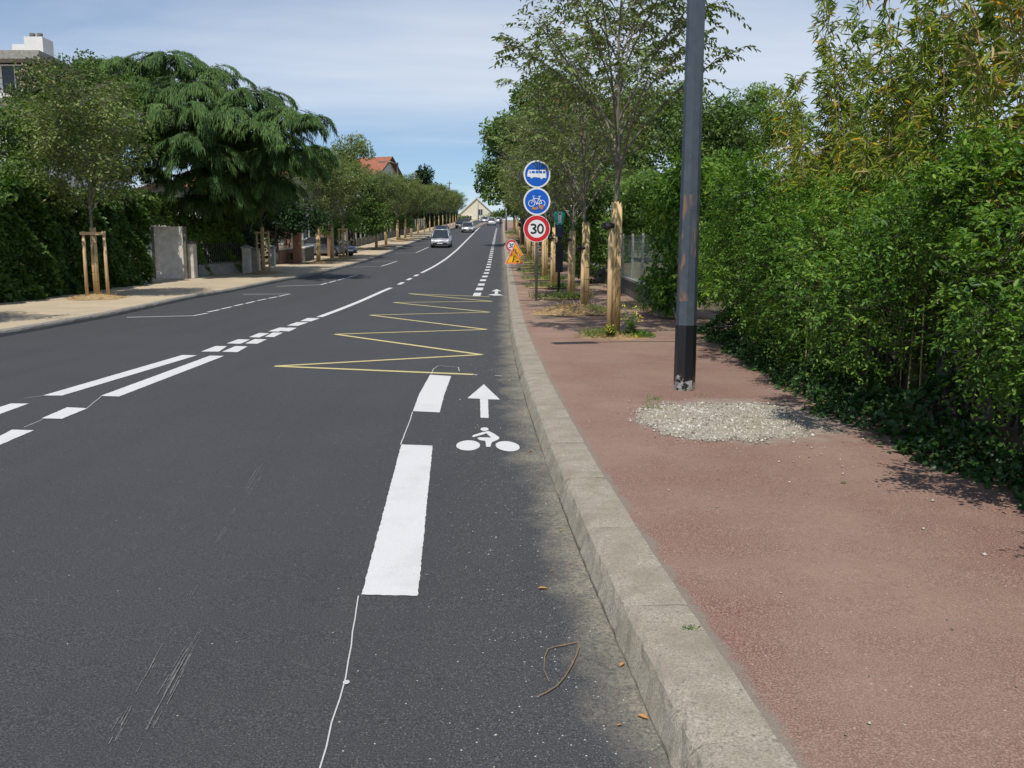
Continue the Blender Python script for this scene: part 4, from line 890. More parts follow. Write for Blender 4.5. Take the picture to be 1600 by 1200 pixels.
massif('tree', 'dark tree massed behind the trunk of the weeping cedar', 43, [(290,225,36,0),(350,230,45,0),(410,235,40,0),(335,300,36,0),(390,305,40,0),(365,350,30,0)], 110, (.35, .7), 15000, .2, M['dark'], 66)
massif('tree', 'light green garden tree in front of the house with brown tiled roof', 54, [(430,345,26,0),(450,320,22,0),(415,365,22,0)], 40, (.3, .6), 7000, .15, M['garden'], 56)
massif('tree', 'bright bush over the driveway beside the white gate posts', 60, [(505,345,15,0),(520,352,16,0),(545,350,15,0)], 30, (.3, .5), 5000, .15, M['bright'], 57, 'bush', .08)
massif('tree', 'garden tree in front of the red roofed house', 70, [(520,290,26,0),(550,300,28,0),(580,310,26,0),(535,330,26,0),(575,340,24,0)], 60, (.5, .9), 12000, .22, M['garden'], 58)
massif('birch_tree', 'airy grey green birch standing above the left street trees', 88, [(535,232,17,0),(555,228,16,0),(568,238,12,0),(540,252,18,0),(560,262,18,0)], 50, (.5, .9), 6000, .22, M['streetleft'], 59, 'tree', .18, .9)
massif('conifer_tree', 'dark irregular conifer above the far left street trees', 150, [(663,272,8,0),(668,285,14,0),(655,290,12,0),(682,296,10,0),(668,300,16,0)], 50, (.6, 1.1), 5000, .45, M['dark'], 60, 'tree', .25)
massif('tree', 'far dark tree behind the middle of the left tree row', 110, [(610,305,18,0),(630,310,18,0),(590,325,18,0),(645,318,14,0),(620,335,20,0)], 50, (.7, 1.3), 8000, .35, M['garden'], 61)
massif('bush', 'bright green hedge clump behind the left trunks in mid distance', 96, [(612,348,7,0),(625,347,8,0),(638,349,7,0)], 20, (.25, .5), 2500, .2, M['bright'], 62, 'bush', .05)
massif('bush', 'low hedge in front of the far gable house', 250, [(700,343,5,0),(712,342,6,0),(724,342,6,0),(736,343,5,0),(756,344,5,0),(765,343,4,0)], 30, (.8, 1.4), 2500, .5, M['garden'], 63, 'bush', .1)
massif('tree', 'small far tree on the crest right of the gable house', 240, [(772,338,6,0),(782,336,6,0),(790,335,7,0)], 24, (.7, 1.2), 2000, .5, M['garden'], 64, 'tree', .12)
# right side
massif('plane_tree', 'big broad tree overhanging the road beyond the round blue signs', 78, [(782,286,34,0),(775,262,24,0),(800,235,36,0),(790,205,24,0),(820,190,40,0),(850,160,45,0),(835,245,50,0),(815,215,40,-2),(880,205,55,2),(880,150,35,2),(815,300,28,2)],
       190, (.7, 1.3), 36000, .33, M['big'], 71, 'tree', .42, .5, .55, nl=26)
massif('tree', 'tall broad tree behind the right row of young trees', 52, [(930,190,60,0),(990,200,62,0),(1050,195,55,0),(900,240,50,0),(960,260,60,0),(1040,250,60,0)], 150, (.55, 1.1), 26000, .24, M['big'], 72, 'tree', .3)
massif('tree', 'green leafy tree to the right of the lamp post above the house', 40, [(1100,215,45,0),(1125,190,40,0),(1150,230,36,0),(1110,262,45,0)], 80, (.4, .8), 14000, .19, M['garden'], 73)
massif('robinia_tree', 'airy light green robinia rising behind the house beyond the lamp post', 44, [(1150,175,26,0),(1175,150,22,0),(1200,165,30,0),(1185,195,34,0),(1222,205,34,0)], 60, (.35, .65), 8000, .17, M['bright'], 74, 'tree', .12)
massif('tree', 'far tree low over the right row of young trees', 120, [(815,310,16,0),(835,300,20,0),(860,300,22,0)], 40, (.8, 1.4), 6000, .4, M['garden'], 75)
for i, (Y, pts_, mt, lb_) in enumerate(((18.5, [(1075,330,60,0),(1085,395,55,0),(1060,440,32,0),(1105,300,55,0)], 'laurel', 'shrub leaning over the end of the chain link fence'),
     (29, [(1000,350,40,0),(1042,320,44,0),(1005,300,40,0),(1050,355,30,1)], 'bright', 'bright green feathery bush behind the chain link fence'),
     (33, [(935,370,40,0),(950,320,42,0),(985,300,38,0),(925,410,26,0)], 'bright', 'feathery green bush between the two nearest wrapped trunks'),
     (44, [(890,360,34,0),(905,320,34,0),(930,300,34,0),(893,395,22,0)], 'big', 'dark bush behind the bus stop pole'),
     (60, [(860,350,26,0),(880,320,28,0),(865,380,18,0)], 'garden', 'bush behind the row of stakes beyond the bus stop'),
     (85, [(835,345,20,0),(850,325,22,0)], 'garden', 'far bush closing the right pavement'))):
    massif('bush', lb_, Y, pts_, 70, (.28, .6), 13000 if Y < 40 else 7000, .10+.0022*Y, M[mt], 80+i, 'bush', .07, .4, .42, parts=('stems', 'foliage'))

# ================================================================== WALLS, FENCES, PILLARS
def wall_run(name, label, pts, H, T, mat, cat='wall', cap=None, z0=0.0):
    e = empty(name, (pts[0][0], pts[0][1], g(pts[0][1])+.08), 0, label, cat); o0 = e.location; b = MB(); c = MB()
    for (x0, y0), (x1, y1) in zip(pts, pts[1:]):
        L = math.hypot(x1-x0, y1-y0); n = max(1, int(L/2.5)); nx, ny = (y1-y0)/L*T/2, -(x1-x0)/L*T/2
        for i in range(n):
            xa, ya, xb, yb = x0+(x1-x0)*i/n, y0+(y1-y0)*i/n, x0+(x1-x0)*(i+1)/n, y0+(y1-y0)*(i+1)/n; za, zb = g(ya)-o0.z+z0, g(yb)-o0.z+z0
            q = [(xa-nx, ya-ny, za), (xa+nx, ya+ny, za), (xb+nx, yb+ny, zb), (xb-nx, yb-ny, zb)]; q = [(x-o0.x, y-o0.y, z) for x, y, z in q]
            b.add(q+[(x, y, z+H) for x, y, z in q], [(3,2,1,0),(4,5,6,7),(0,1,5,4),(1,2,6,5),(2,3,7,6),(3,0,4,7)])
            if cap:
                q = [(xa-nx*1.35, ya-ny*1.35, za), (xa+nx*1.35, ya+ny*1.35, za), (xb+nx*1.35, yb+ny*1.35, zb), (xb-nx*1.35, yb-ny*1.35, zb)]; q = [(x-o0.x, y-o0.y, z+H+.003) for x, y, z in q]
                c.add(q+[(x, y, z+.07) for x, y, z in q], [(3,2,1,0),(4,5,6,7),(0,1,5,4),(1,2,6,5),(2,3,7,6),(3,0,4,7)])
    b.build('wall_body', mat, e)
    if cap: c.build('coping', cap, e)
    return e
# right: low wall with wire fence
fp = [(3.62, 17.0), (3.66, 21), (3.72, 26), (3.70, 34), (3.6, 46), (3.3, 64)]
wall_run('low_wall', 'low stained concrete wall at the foot of the wire fence right of the wrapped trees', fp, .62, .18, M['darkwall'], cap=M['concrete'])
fe = empty('wire_fence', (3.64, 17, g(17)+.6), 0, 'wire mesh fence with grey posts on the low wall right of the wrapped trees', 'fence'); wm = MB()
def fpos(Y): return np.interp(Y, [p[1] for p in fp], [p[0] for p in fp])
y = 17.2; i = 0
while y < 46:
    b = MB(); b.box((fpos(y)-3.64, y-17, g(y)-g(17)+.72), (.07, .07, 1.45)); b.build('post', M['brownpanel'] if i == 2 else M['concrete'], fe); y += 2.2; i += 1
yy = np.arange(17.2, 40, .085)
for s_ in (1, -1):
    for y0_ in np.arange(16.0, 40, .17):
        a_ = max(17.2, y0_) if s_ > 0 else y0_+1.3
        ya, yb = y0_, y0_+1.3
        if ya < 17.2: continue
        za, zb = (.1, 1.38) if s_ > 0 else (1.38, .1)
        wm.tube([(fpos(ya)-3.64-.04, ya-17, g(ya)-g(17)+za), (fpos(yb)-3.64-.04, yb-17, g(yb)-g(17)+zb)], .0028, 3, cap=False)
for z_ in (.1, .75, 1.38): wm.tube([(fpos(v)-3.64-.045, v-17, g(v)-g(17)+z_) for v in np.arange(17.2, 41, 2.0)], .005, 4)
wm.build('mesh_panel', mat_plain('green_wire', (.20, .26, .21), .5, .2), fe)
b = MB(); b.tube([(3.5, 17.6, g(17.6)+.15), (3.55, 19.8, g(19)+1.05)], [.035, .03], 7); o = b.build('fallen_rail', M['concrete']); tag(o, 'pale rail leaning diagonally against the wire fence', 'rail')
# left: gate panel, pillars, walls, fences
def px_box(name, label, cat, x0, x1, ytop, ybot, Y, T, mat, cap=None, rz=0, kids=None):
    """upright slab measured in the photo at depth Y"""
    a, c = at(x0, ybot, Y), at(x1, ytop, Y); H = c.z-a.z; e = empty(name, ((a.x+c.x)/2, Y, a.z-.05), rz, label, cat); b = MB(); b.box((0, 0, (H+.05)/2), (c.x-a.x, T, H+.05)); b.build('shaft' if 'pillar' in name or 'post' in name else 'panel', mat, e)
    if cap: c_ = MB(); c_.box((0, 0, H+.09), (c.x-a.x+.10, T+.10, .08)); c_.box((0, 0, H+.17), (c.x-a.x-.02, T-.02, .08), top=.4); c_.build('cap', cap, e)
    return e, H, c.x-a.x
e, H_, W_ = px_box('gate', 'rough pale rendered gate panel in the dark ivy hedge', 'gate', 245, 285, 354, 433.5, 36.2, .12, M['roughwall'])
for sx, ww in ((-.06, .10), (.08, .12)):
    b = MB(); b.box((sx+(W_/2 if sx > 0 else -W_/2), -.01, H_/2), (ww, .16, H_+.1)); b.build('jamb', M['darkwall'], e)
px_box('pillar', 'weathered stone pillar next to the pale gate panel', 'pillar', 289, 304, 381, 433, 36.6, .42, M['roughwall'], M['darkwall'])
p1, p2, p3 = P(306, 432, .1), P(384, 428, .1), P(430, 421, .1)
wall_run('low_wall', 'low grey garden wall between the stone pillar and the pale posts', [(p1.x, p1.y+.2), (p2.x-.5, p2.y+1.4)], .62, .2, M['concrete'], cap=M['darkwall'])
fe = empty('railing', (p1.x, p1.y+.2, g(p1.y)+.7), 0, 'dark railing on the low grey garden wall at left', 'fence'); b = MB(); dx_, dy_ = p2.x-.5-p1.x, p2.y+1.2-p1.y
for i in range(26): t = i/25; b.box((dx_*t, dy_*t, g(p1.y+.2+dy_*t)-g(p1.y)+.40), (.035, .035, .95))
b.build('bars', M['black'], fe); b = MB()
for z_ in (.12, .82): b.tube([(dx_*i/6, dy_*i/6, g(p1.y+.2+dy_*i/6)-g(p1.y)+z_) for i in range(7)], .022, 6)
b.build('rail', M['black'], fe)
for i, (x0, x1, yt, yb, Y, nm) in enumerate(((381, 391, 388, 428, 40.8, 'leftmost short pale gate post left of the second street tree'), (396, 405, 391, 424, 42.5, 'short pale post just left of the second street tree'), (421, 429, 388, 415, 46.0, 'short pale post just right of the second street tree'))):
    px_box('post', nm, 'post', x0, x1, yt, yb, Y, .3, M['roughwall'], M['concrete'])
px_box('brick_pillar', 'narrow brick pillar left of the capped brick pillar', 'pillar', 448, 453.5, 361, 410, 52.6, .4, M['brick'], M['brick'])
px_box('brick_pillar', 'capped brick pillar with ivy at its foot on the left pavement', 'pillar', 459.5, 469, 364, 410, 51.2, .42, M['brick'], M['brick'])
bp = P(463, 411, .12); q = blades('ivy_at_pillar', bp+Vector((0, -.1, 0)), .28, .2, 300, .12, M['weed'], 5, .6, 1.5)
q.scale = (1, 1, 1); 
rng = np.random.default_rng(6); cl_ = [(rng.normal()*.1, 0, z_, .2, .15, .22) for z_ in np.arange(.1, 1.1, .16)]; o = link('climbing_ivy', leafy(rng, cl_, 1200, .1, .6, .4), M['weed']); o.location = bp+Vector((0, -.05, 0)); tag(o, 'bright green climber on the left edge of the capped brick pillar', 'plant')
a, c = P(430, 414, .1), P(458, 410.5, .1); wall_run('garden_wall', 'reddish garden wall left of the brick pillars', [(a.x, a.y+.4), (c.x, c.y+.3)], .95, .2, M['brick'], cap=M['whitewall'])
a, c = P(471, 410, .1), P(503, 405.5, .1); wall_run('garden_wall', 'brown garden wall right of the capped brick pillar', [(a.x, a.y+.5), (c.x-.8, c.y+.8)], .95, .2, M['darkwall'], cap=M['whitewall'])
fe = empty('white_fence', at(436, 386, 52.5), 0, 'white rail fence above the reddish garden wall', 'fence'); b = MB()
for z_ in (.18, .42, .62): b.box((.3, 0, z_), (.9, .04, .09))
b.build('rail', M['whitewall'], fe); b = MB()
for x_ in (-.1, .3, .7): b.box((x_, .05, .35), (.07, .07, .8))
b.build('post', M['whitewall'], fe)
px_box('brick_pillar', 'brick gate pillar behind the parked car in the driveway', 'pillar', 513, 519.5, 352, 402, 60, .45, M['brick'], M['whitewall'])
px_box('brick_pillar', 'slim brick pillar behind the third left street tree', 'pillar', 502, 507, 365, 402, 61.5, .4, M['brick'], M['brick'])
px_box('gate_post', 'white gate post right of the driveway car', 'gate post', 523, 526.5, 350, 398, 60.5, .25, M['whitewall'], M['whitewall'])
px_box('gate_post', 'white gate post with pink top beside the blue grey gate leaf', 'gate post', 533, 537, 350, 396, 62, .25, M['whitewall'], M['cream'])
px_box('gate', 'narrow dark blue grey gate leaf between the white gate posts', 'gate', 527, 532.5, 354, 396, 61.2, .06, M['black'])
fe = empty('concrete_fence', (-13.9, 63, g(63)+.08), 0, 'long grey fence of concrete posts and panels behind the left street trees', 'fence'); b = MB()
for i in range(30):
    y_ = 63+i*2.6; x_ = np.interp(y_, [63, 80, 110, 150], [-13.9, -14.1, -14.4, -14.2]); y2 = y_+2.6; x2 = np.interp(y2, [63, 80, 110, 150], [-13.9, -14.1, -14.4, -14.2])
    p_ = MB(); p_.box((x_+13.9, y_-63, g(y_)-g(63)+.85), (.14, .14, 1.9)); p_.build('post', M['concrete'], fe)
    za, zb = g(y_)-g(63), g(y2)-g(63); q = [(x_+13.9-.03, y_-63+.08, za), (x_+13.9+.03, y_-63+.08, za), (x2+13.9+.03, y2-63-.08, zb), (x2+13.9-.03, y2-63-.08, zb)]
    b.add(q+[(x, y, z+(.75 if i % 7 else 1.5)) for x, y, z in q], [(3,2,1,0),(4,5,6,7),(0,1,5,4),(1,2,6,5),(2,3,7,6),(3,0,4,7)])
b.build('panel', M['darkwall'], fe)
# utility poles and far lamp posts
def upole(pxx, ptop, Y, label, lamp=False, mat='darkbark'):
    q = at(pxx, ptop, Y); z = g(Y); e = empty('utility_pole', (q.x, Y, z), 0, label, 'pole'); b = MB(); b.tube([(0, 0, -.2), (0, 0, q.z-z)], [.16, .10], 10); b.build('shaft', M[mat], e)
    if lamp: b = MB(); b.tube([(0, 0, q.z-z-.2), (-.8, 0, q.z-z+.1), (-1.6, 0, q.z-z+.1)], [.05, .045, .04], 6); b.box((-1.9, 0, q.z-z+.08), (.7, .25, .14)); b.build('lamp_head', M['greymetal'], e)
    else: b = MB(); b.box((0, 0, q.z-z-.5), (1.1, .1, .1)); b.box((-.45, 0, q.z-z-.38), (.06, .06, .16)); b.box((.45, 0, q.z-z-.38), (.06, .06, .16)); b.build('crossarm', M[mat], e)
upole(747, 306, 235, 'wooden utility pole in front of the far gable house', mat='concrete')
upole(702, 283, 190, 'tall thin pole rising between conifer and gable house')
upole(690, 287, 215, 'thin utility pole just right of the dark conifer')
upole(645, 271, 140, 'thin utility pole just left of the dark conifer')
upole(621, 254, 100, 'dark street lamp pole beside the red roofed house', True, 'black')
upole(791, 318, 130, 'far lamp post at the right kerb below the big tree', False, 'greymetal')

# ================================================================== LAMP POST
lp = P(1069, 608, KH); e = empty('lamp_post', lp, R(11), 'tall grey faceted lamp post with chipped black base on the red pavement', 'lamp post')
def octa(b, z0, z1, r0, r1, flare=0.0):
    n = 8; vs = []
    for z, r in ((z0, r0), (z1, r1)):
        for k in range(n):
            a = 2*math.pi*(k+.5)/n; vs.append((math.cos(a)*r+.0010*z*0, math.sin(a)*r, z))
    b.add(vs, [(k, (k+1) % n, n+(k+1) % n, n+k) for k in range(n)]+[tuple(range(n))[::-1], tuple(range(n, 2*n))])
pr = lambda z: .113-.0056*z
b = MB(); octa(b, -.05, .69, pr(0)+.003, pr(.69)+.003); b.build('base_band', M['band'], e)
b = MB(); octa(b, .692, 8.0, pr(.69), pr(8.0)); b.build('shaft', M['pole'], e)
b = MB(); b.tube([(0, 0, 7.95), (-.1, 0, 8.6), (-.9, 0, 8.9), (-1.6, 0, 8.95)], [.05, .045, .04, .035], 8); b.build('arm', M['pole'], e)
b = MB(); b.box((-1.95, 0, 8.93), (.75, .28, .14), top=.8); b.build('lamp_head', M['greymetal'], e)
e.rotation_euler = (0, R(.15), R(11))

# ================================================================== SIGNS
def flat_poly(b, pts, d, y, mi=0): b.prism([(x, y, z) for x, z in pts][::-1], (0, -d, 0), mi)
def circ(cx, cz, r, n=40, rz=None): return [(cx+r*math.cos(2*math.pi*i/n), cz+(rz or r)*math.sin(2*math.pi*i/n)) for i in range(n)]
def annulus(b, cx, cz, r0, r1, y, d, n=48, a0=0, a1=360, asp=1.0):
    vs = []; m_ = n+1
    for i in range(m_):
        a = R(a0+(a1-a0)*i/n)
        for r in (r0, r1):
            for yy in (y, y-d): vs.append((cx+r*math.cos(a)*asp, yy, cz+r*math.sin(a)))
    fs = []
    for i in range(n):
        k = i*4; l = k+4; fs += [(k, l, l+1, k+1), (k+2, k+3, l+3, l+2), (k+1, l+1, l+3, k+3), (k, k+2, l+2, l)]
    b.add(vs, fs)
def stroke(b, pts, wd, y, d):
    for i, q in enumerate(ribbon(pts, wd)): flat_poly(b, q, d, y+.0002*(i % 2))
def number30(b, cx, cz, h, y, wd, gap=.40):
    rr_ = h*.255; r1 = h/2-wd/2
    # 3: two bowls
    x3 = cx-h*gap; top = [(x3+rr_*.98*math.cos(R(a)), cz+h*.25-wd*.10+(h*.25-wd*.4)*math.sin(R(a))) for a in range(150, -91, -20)]
    bot = [(x3+rr_*1.05*math.cos(R(a)), cz-h*.25+wd*.10+(h*.25-wd*.35)*math.sin(R(a))) for a in range(90, -156, -20)]
    stroke(b, top+bot[1:], wd, y, .003)
    zr = [(cx+h*gap+(rr_*1.0)*math.cos(R(a)), cz+r1*math.sin(R(a))*abs(math.sin(R(a)))**0.0) for a in range(0, 361, 15)]; stroke(b, zr, wd, y, .003)
def disc_sign(parent, cz, r, kind, y=-.05):
    b = MB(); flat_poly(b, circ(0, cz, r), .012, y); o = b.build('sign_plate', M['signwhite'], parent)
    f = y-.0125
    if kind in ('bus', 'bike'):
        b = MB(); flat_poly(b, circ(0, cz, r*.885), .002, f); b.build('blue_face', M['signblue'], o); f -= .003; b = MB(); k = r
        if kind == 'bus':
            body = [(-.74,.10),(-.68,.34),(.68,.34),(.70,.30),(.70,-.24),(.62,-.24),(-.74,-.16)]
            flat_poly(b, [(x*k, cz+z*k) for x, z in [(-.72,-.18),(-.72,.02),(-.62,.31),(.68,.31),(.68,-.28)]], .002, f); 
            flat_poly(b, circ(-.40*k, cz-.22*k, .085*k, 16), .002, f-.0004); flat_poly(b, circ(.33*k, cz-.27*k, .085*k, 16), .002, f-.0004); b.build('bus_symbol', M['signwhite'], o)
            b = MB()
            for x0, x1 in ((-.56, -.47), (-.40, -.16), (-.11, .12), (.17, .38), (.43, .62)): flat_poly(b, [(x0*k, cz+.07*k), (x1*k, cz+.06*k), (x1*k, cz+.22*k), (x0*k+.02*k, cz+.23*k)], .002, f-.0025)
            b.build('bus_windows', M['signblue'], o)
        else:
            for cx_ in (-.40, .38): annulus(b, cx_*k, cz-.14*k, .20*k, .245*k, f, .002, 28)
            S = lambda *p: stroke(b, [(x*k, cz+z*k) for x, z in p], .045*k, f-.0004*S_n.__len__(), .002) or S_n.append(1)
            S_n = []
            S((-.40,-.14),(-.24,.26)); S((-.24,.26),(-.31,.40),(-.17,.40)); S((-.26,.22),(.17,.22)); S((.17,.22),(-.02,-.17)); S((-.24,.20),(-.02,-.17)); S((.17,.22),(.38,-.14)); S((-.02,-.17),(.38,-.14)); S((.20,.36),(.05,-.02)); S((.10,.37),(.30,.37))
            flat_poly(b, circ(-.02*k, cz-.17*k, .06*k, 14), .002, f-.005); b.build('bicycle_symbol', M['signwhite'], o)
            b = MB()
            for pl in ([(-.42,-.52),(-.30,-.40),(-.10,-.44),(.05,-.36),(.10,-.52),(-.05,-.62),(-.30,-.60)], [(.12,-.30),(.32,-.26),(.52,-.24),(.50,-.42),(.36,-.62),(.22,-.50),(.15,-.44)]): flat_poly(b, [(x*k, cz+z*k) for x, z in pl], .001, f-.0075)
            b.build('torn_sticker', M['sticker'], o)
    else:
        b = MB(); annulus(b, 0, cz, r*.66, r*.955, f, .002); b.build('red_ring', M['signred'], o); b = MB(); number30(b, 0, cz, r*.76, f-.0005, r*.135, .36); b.build('number_30', M['signblack'], o)
    c = MB(); c.box((0, -.018, cz+.06), (r*.5, .035, .03)); c.box((0, -.018, cz-.08), (r*.5, .035, .03)); c.build('clamp', M['greymetal'], o); return o
sp = P(838, 470, KH); e = empty('traffic_sign', sp, R(3), 'round bus, bicycle and 30 signs stacked on one grey post by the kerb', 'road sign')
zt = lambda py: at(838, py, sp.y).z-sp.z
b = MB(); b.tube([(0, 0, -.1), (0, 0, zt(255))], .038, 10); b.build('post', M['greymetal'], e)
for py, kd in ((272.5, 'bus'), (315, 'bike'), (357.5, '30')): disc_sign(e, zt(py), 20.6/F*sp.y, kd)
# temporary roadworks signs
def tri_sign(loc, s, label, worker, rz=0, hz=.34):
    e = empty('roadworks_sign', loc, rz, label, 'road sign'); h = s*.84; T = lambda k, dz=0: [(0, hz+h-(1-k)*h*.60+dz), (-s/2*k, hz+(1-k)*h*.30+dz), (s/2*k, hz+(1-k)*h*.30+dz)]
    for nm, k, d, y, mt in (('plate', 1.0, .012, 0, 'signwhite'), ('border', .94, .002, -.0125, 'signorange'), ('face', .70, .002, -.015, 'signyellow')):
        b = MB(); t = T(k); flat_poly(b, t, d, y)
        if nm == 'plate': pl = b.build('sign_plate', M[mt], e)
        else: b.build('red_border' if nm == 'border' else 'yellow_face', M[mt], pl)
    b = MB(); f = -.0175; z = hz+h*.12; k = s
    if worker:
        for p in ([(-.11,0),(-.06,0),(-.03,.14),(-.05,.15)], [(-.02,0),(.02,0),(-.01,.16),(-.05,.15)], [(-.06,.13),(-.01,.14),(.02,.25),(-.03,.27)], [(-.03,.24),(.01,.22),(.07,.14),(.05,.13)], [(.10,0),(.30,0),(.25,.07),(.18,.09)], [(.0,.15),(.12,.05),(.13,.07),(.02,.18)]):
            flat_poly(b, [(x*k*.9-.02, z+v*k*.9) for x, v in p], .002, f); f -= .0005
        flat_poly(b, circ(.005*k-.02, z+.27*k, .035*k, 14), .002, f)
    else:
        flat_poly(b, [(-.04*k, z+.18*k), (.04*k, z+.18*k), (.03*k, z+.34*k), (-.03*k, z+.34*k)], .002, f); flat_poly(b, circ(0, z+.09*k, .035*k, 12), .002, f-.0005)
    b.build('worker_symbol' if worker else 'black_symbol', M['signblack'], pl)
    for sx in (-1, 1): b = MB(); b.box((sx*s*.22, .03, hz*.5+.2), (.03, .03, hz+.42)); b.box((sx*s*.22, .05, .02), (.035, .6, .03)); b.build('leg', M['greymetal'], e)
    return e
q = P(803.5, 423, KH); tri_sign(q, 30/F*q.y, 'orange triangular roadworks sign with worker symbol in front of another triangle', True)
q2 = at(806, 418, q.y+1.6); tri_sign(Vector((q2.x, q.y+1.6, g(q.y+1.6)+KH)), 27/F*q.y, 'orange triangular sign half hidden behind the worker sign', False, 0, at(806, 401, q.y+1.6).z-g(q.y+1.6)-KH)
q3 = at(799.5, 384, q.y+2.6); e = empty('speed_sign', (q3.x, q.y+2.6, g(q.y+2.6)+KH), 0, 'small temporary 30 sign standing behind the roadworks triangles', 'road sign'); hz = q3.z-g(q.y+2.6)-KH
disc_sign(e, hz, 9.3/F*(q.y+2.6), '30'); b = MB(); b.box((0, 0, hz*.5), (.04, .04, hz)); b.box((0, 0, .02), (.05, .7, .03)); b.box((0, .0, .05), (.6, .05, .03)); b.build('post', M['greymetal'], e)
sb = P(811, 423, KH); mound('sandbag', sb, .17, .26, .17, M['rubber'], kind=None); o = bpy.data.objects['sandbag']; tag(o, 'dark sandbag weighing down the foot of the roadworks sign', 'sandbag')
# bus stop
bsp = Vector((1.53, 27.4, g(27.4)+KH)); e = empty('bus_stop', bsp, R(4), 'black bus stop pole with green enamel head and timetable case', 'bus stop')
zt = lambda py: at(873, py, 27.4).z-bsp.z; z0, z1 = zt(351), zt(330); m_ = 17/F*27.4/2
b = MB(); b.tube([(0, 0, -.1), (0, 0, zt(350))], .045, 10); b.build('post', M['black'], e)
b = MB(); hh = z1-z0; b.prism([(-m_*.86, -.06, z1-.02), (-m_, -.06, z1-hh*.25), (-m_*.72, -.06, z0+hh*.12), (-m_*.4, -.06, z0), (m_*.4, -.06, z0), (m_*.72, -.06, z0+hh*.12), (m_, -.06, z1-hh*.25), (m_*.86, -.06, z1-.02), (0, -.06, z1)][::1], (0, .12, 0)); hd = b.build('head', M['teal'], e)
b = MB(); b.prism([(-m_*.22, -.0625, z0+.05), (m_*.36, -.0625, z0+.05), (m_*.34, -.0625, z1-.03), (-m_*.26, -.0625, z1-.03)], (0, -.003, 0)); b.build('white_panel', M['signwhite'], hd)
b = MB()
for i in range(5): b.box((m_*.05, -.0675, z0+.10+i*hh*.16), (.035 if i % 2 else .05, .003, .022), 0)
b.box((m_*.05, -.0675, z1-.09), (.075, .003, .05)); b.build('lettering', M['sticker'], hd)
b = MB(); b.box((0, -.05, zt(361)), (.26, .10, 18/F*27.4)); b.build('information_case', mat_plain('navy', (.022, .03, .06), .3), e)
b = MB(); b.box((0, -.04, zt(402)), (.24, .10, 46/F*27.4)); cs = b.build('timetable_case', M['black'], e); b = MB(); b.box((0, -.0925, zt(402)), (.18, .004, 38/F*27.4)); b.build('timetable', M['glass'], cs)

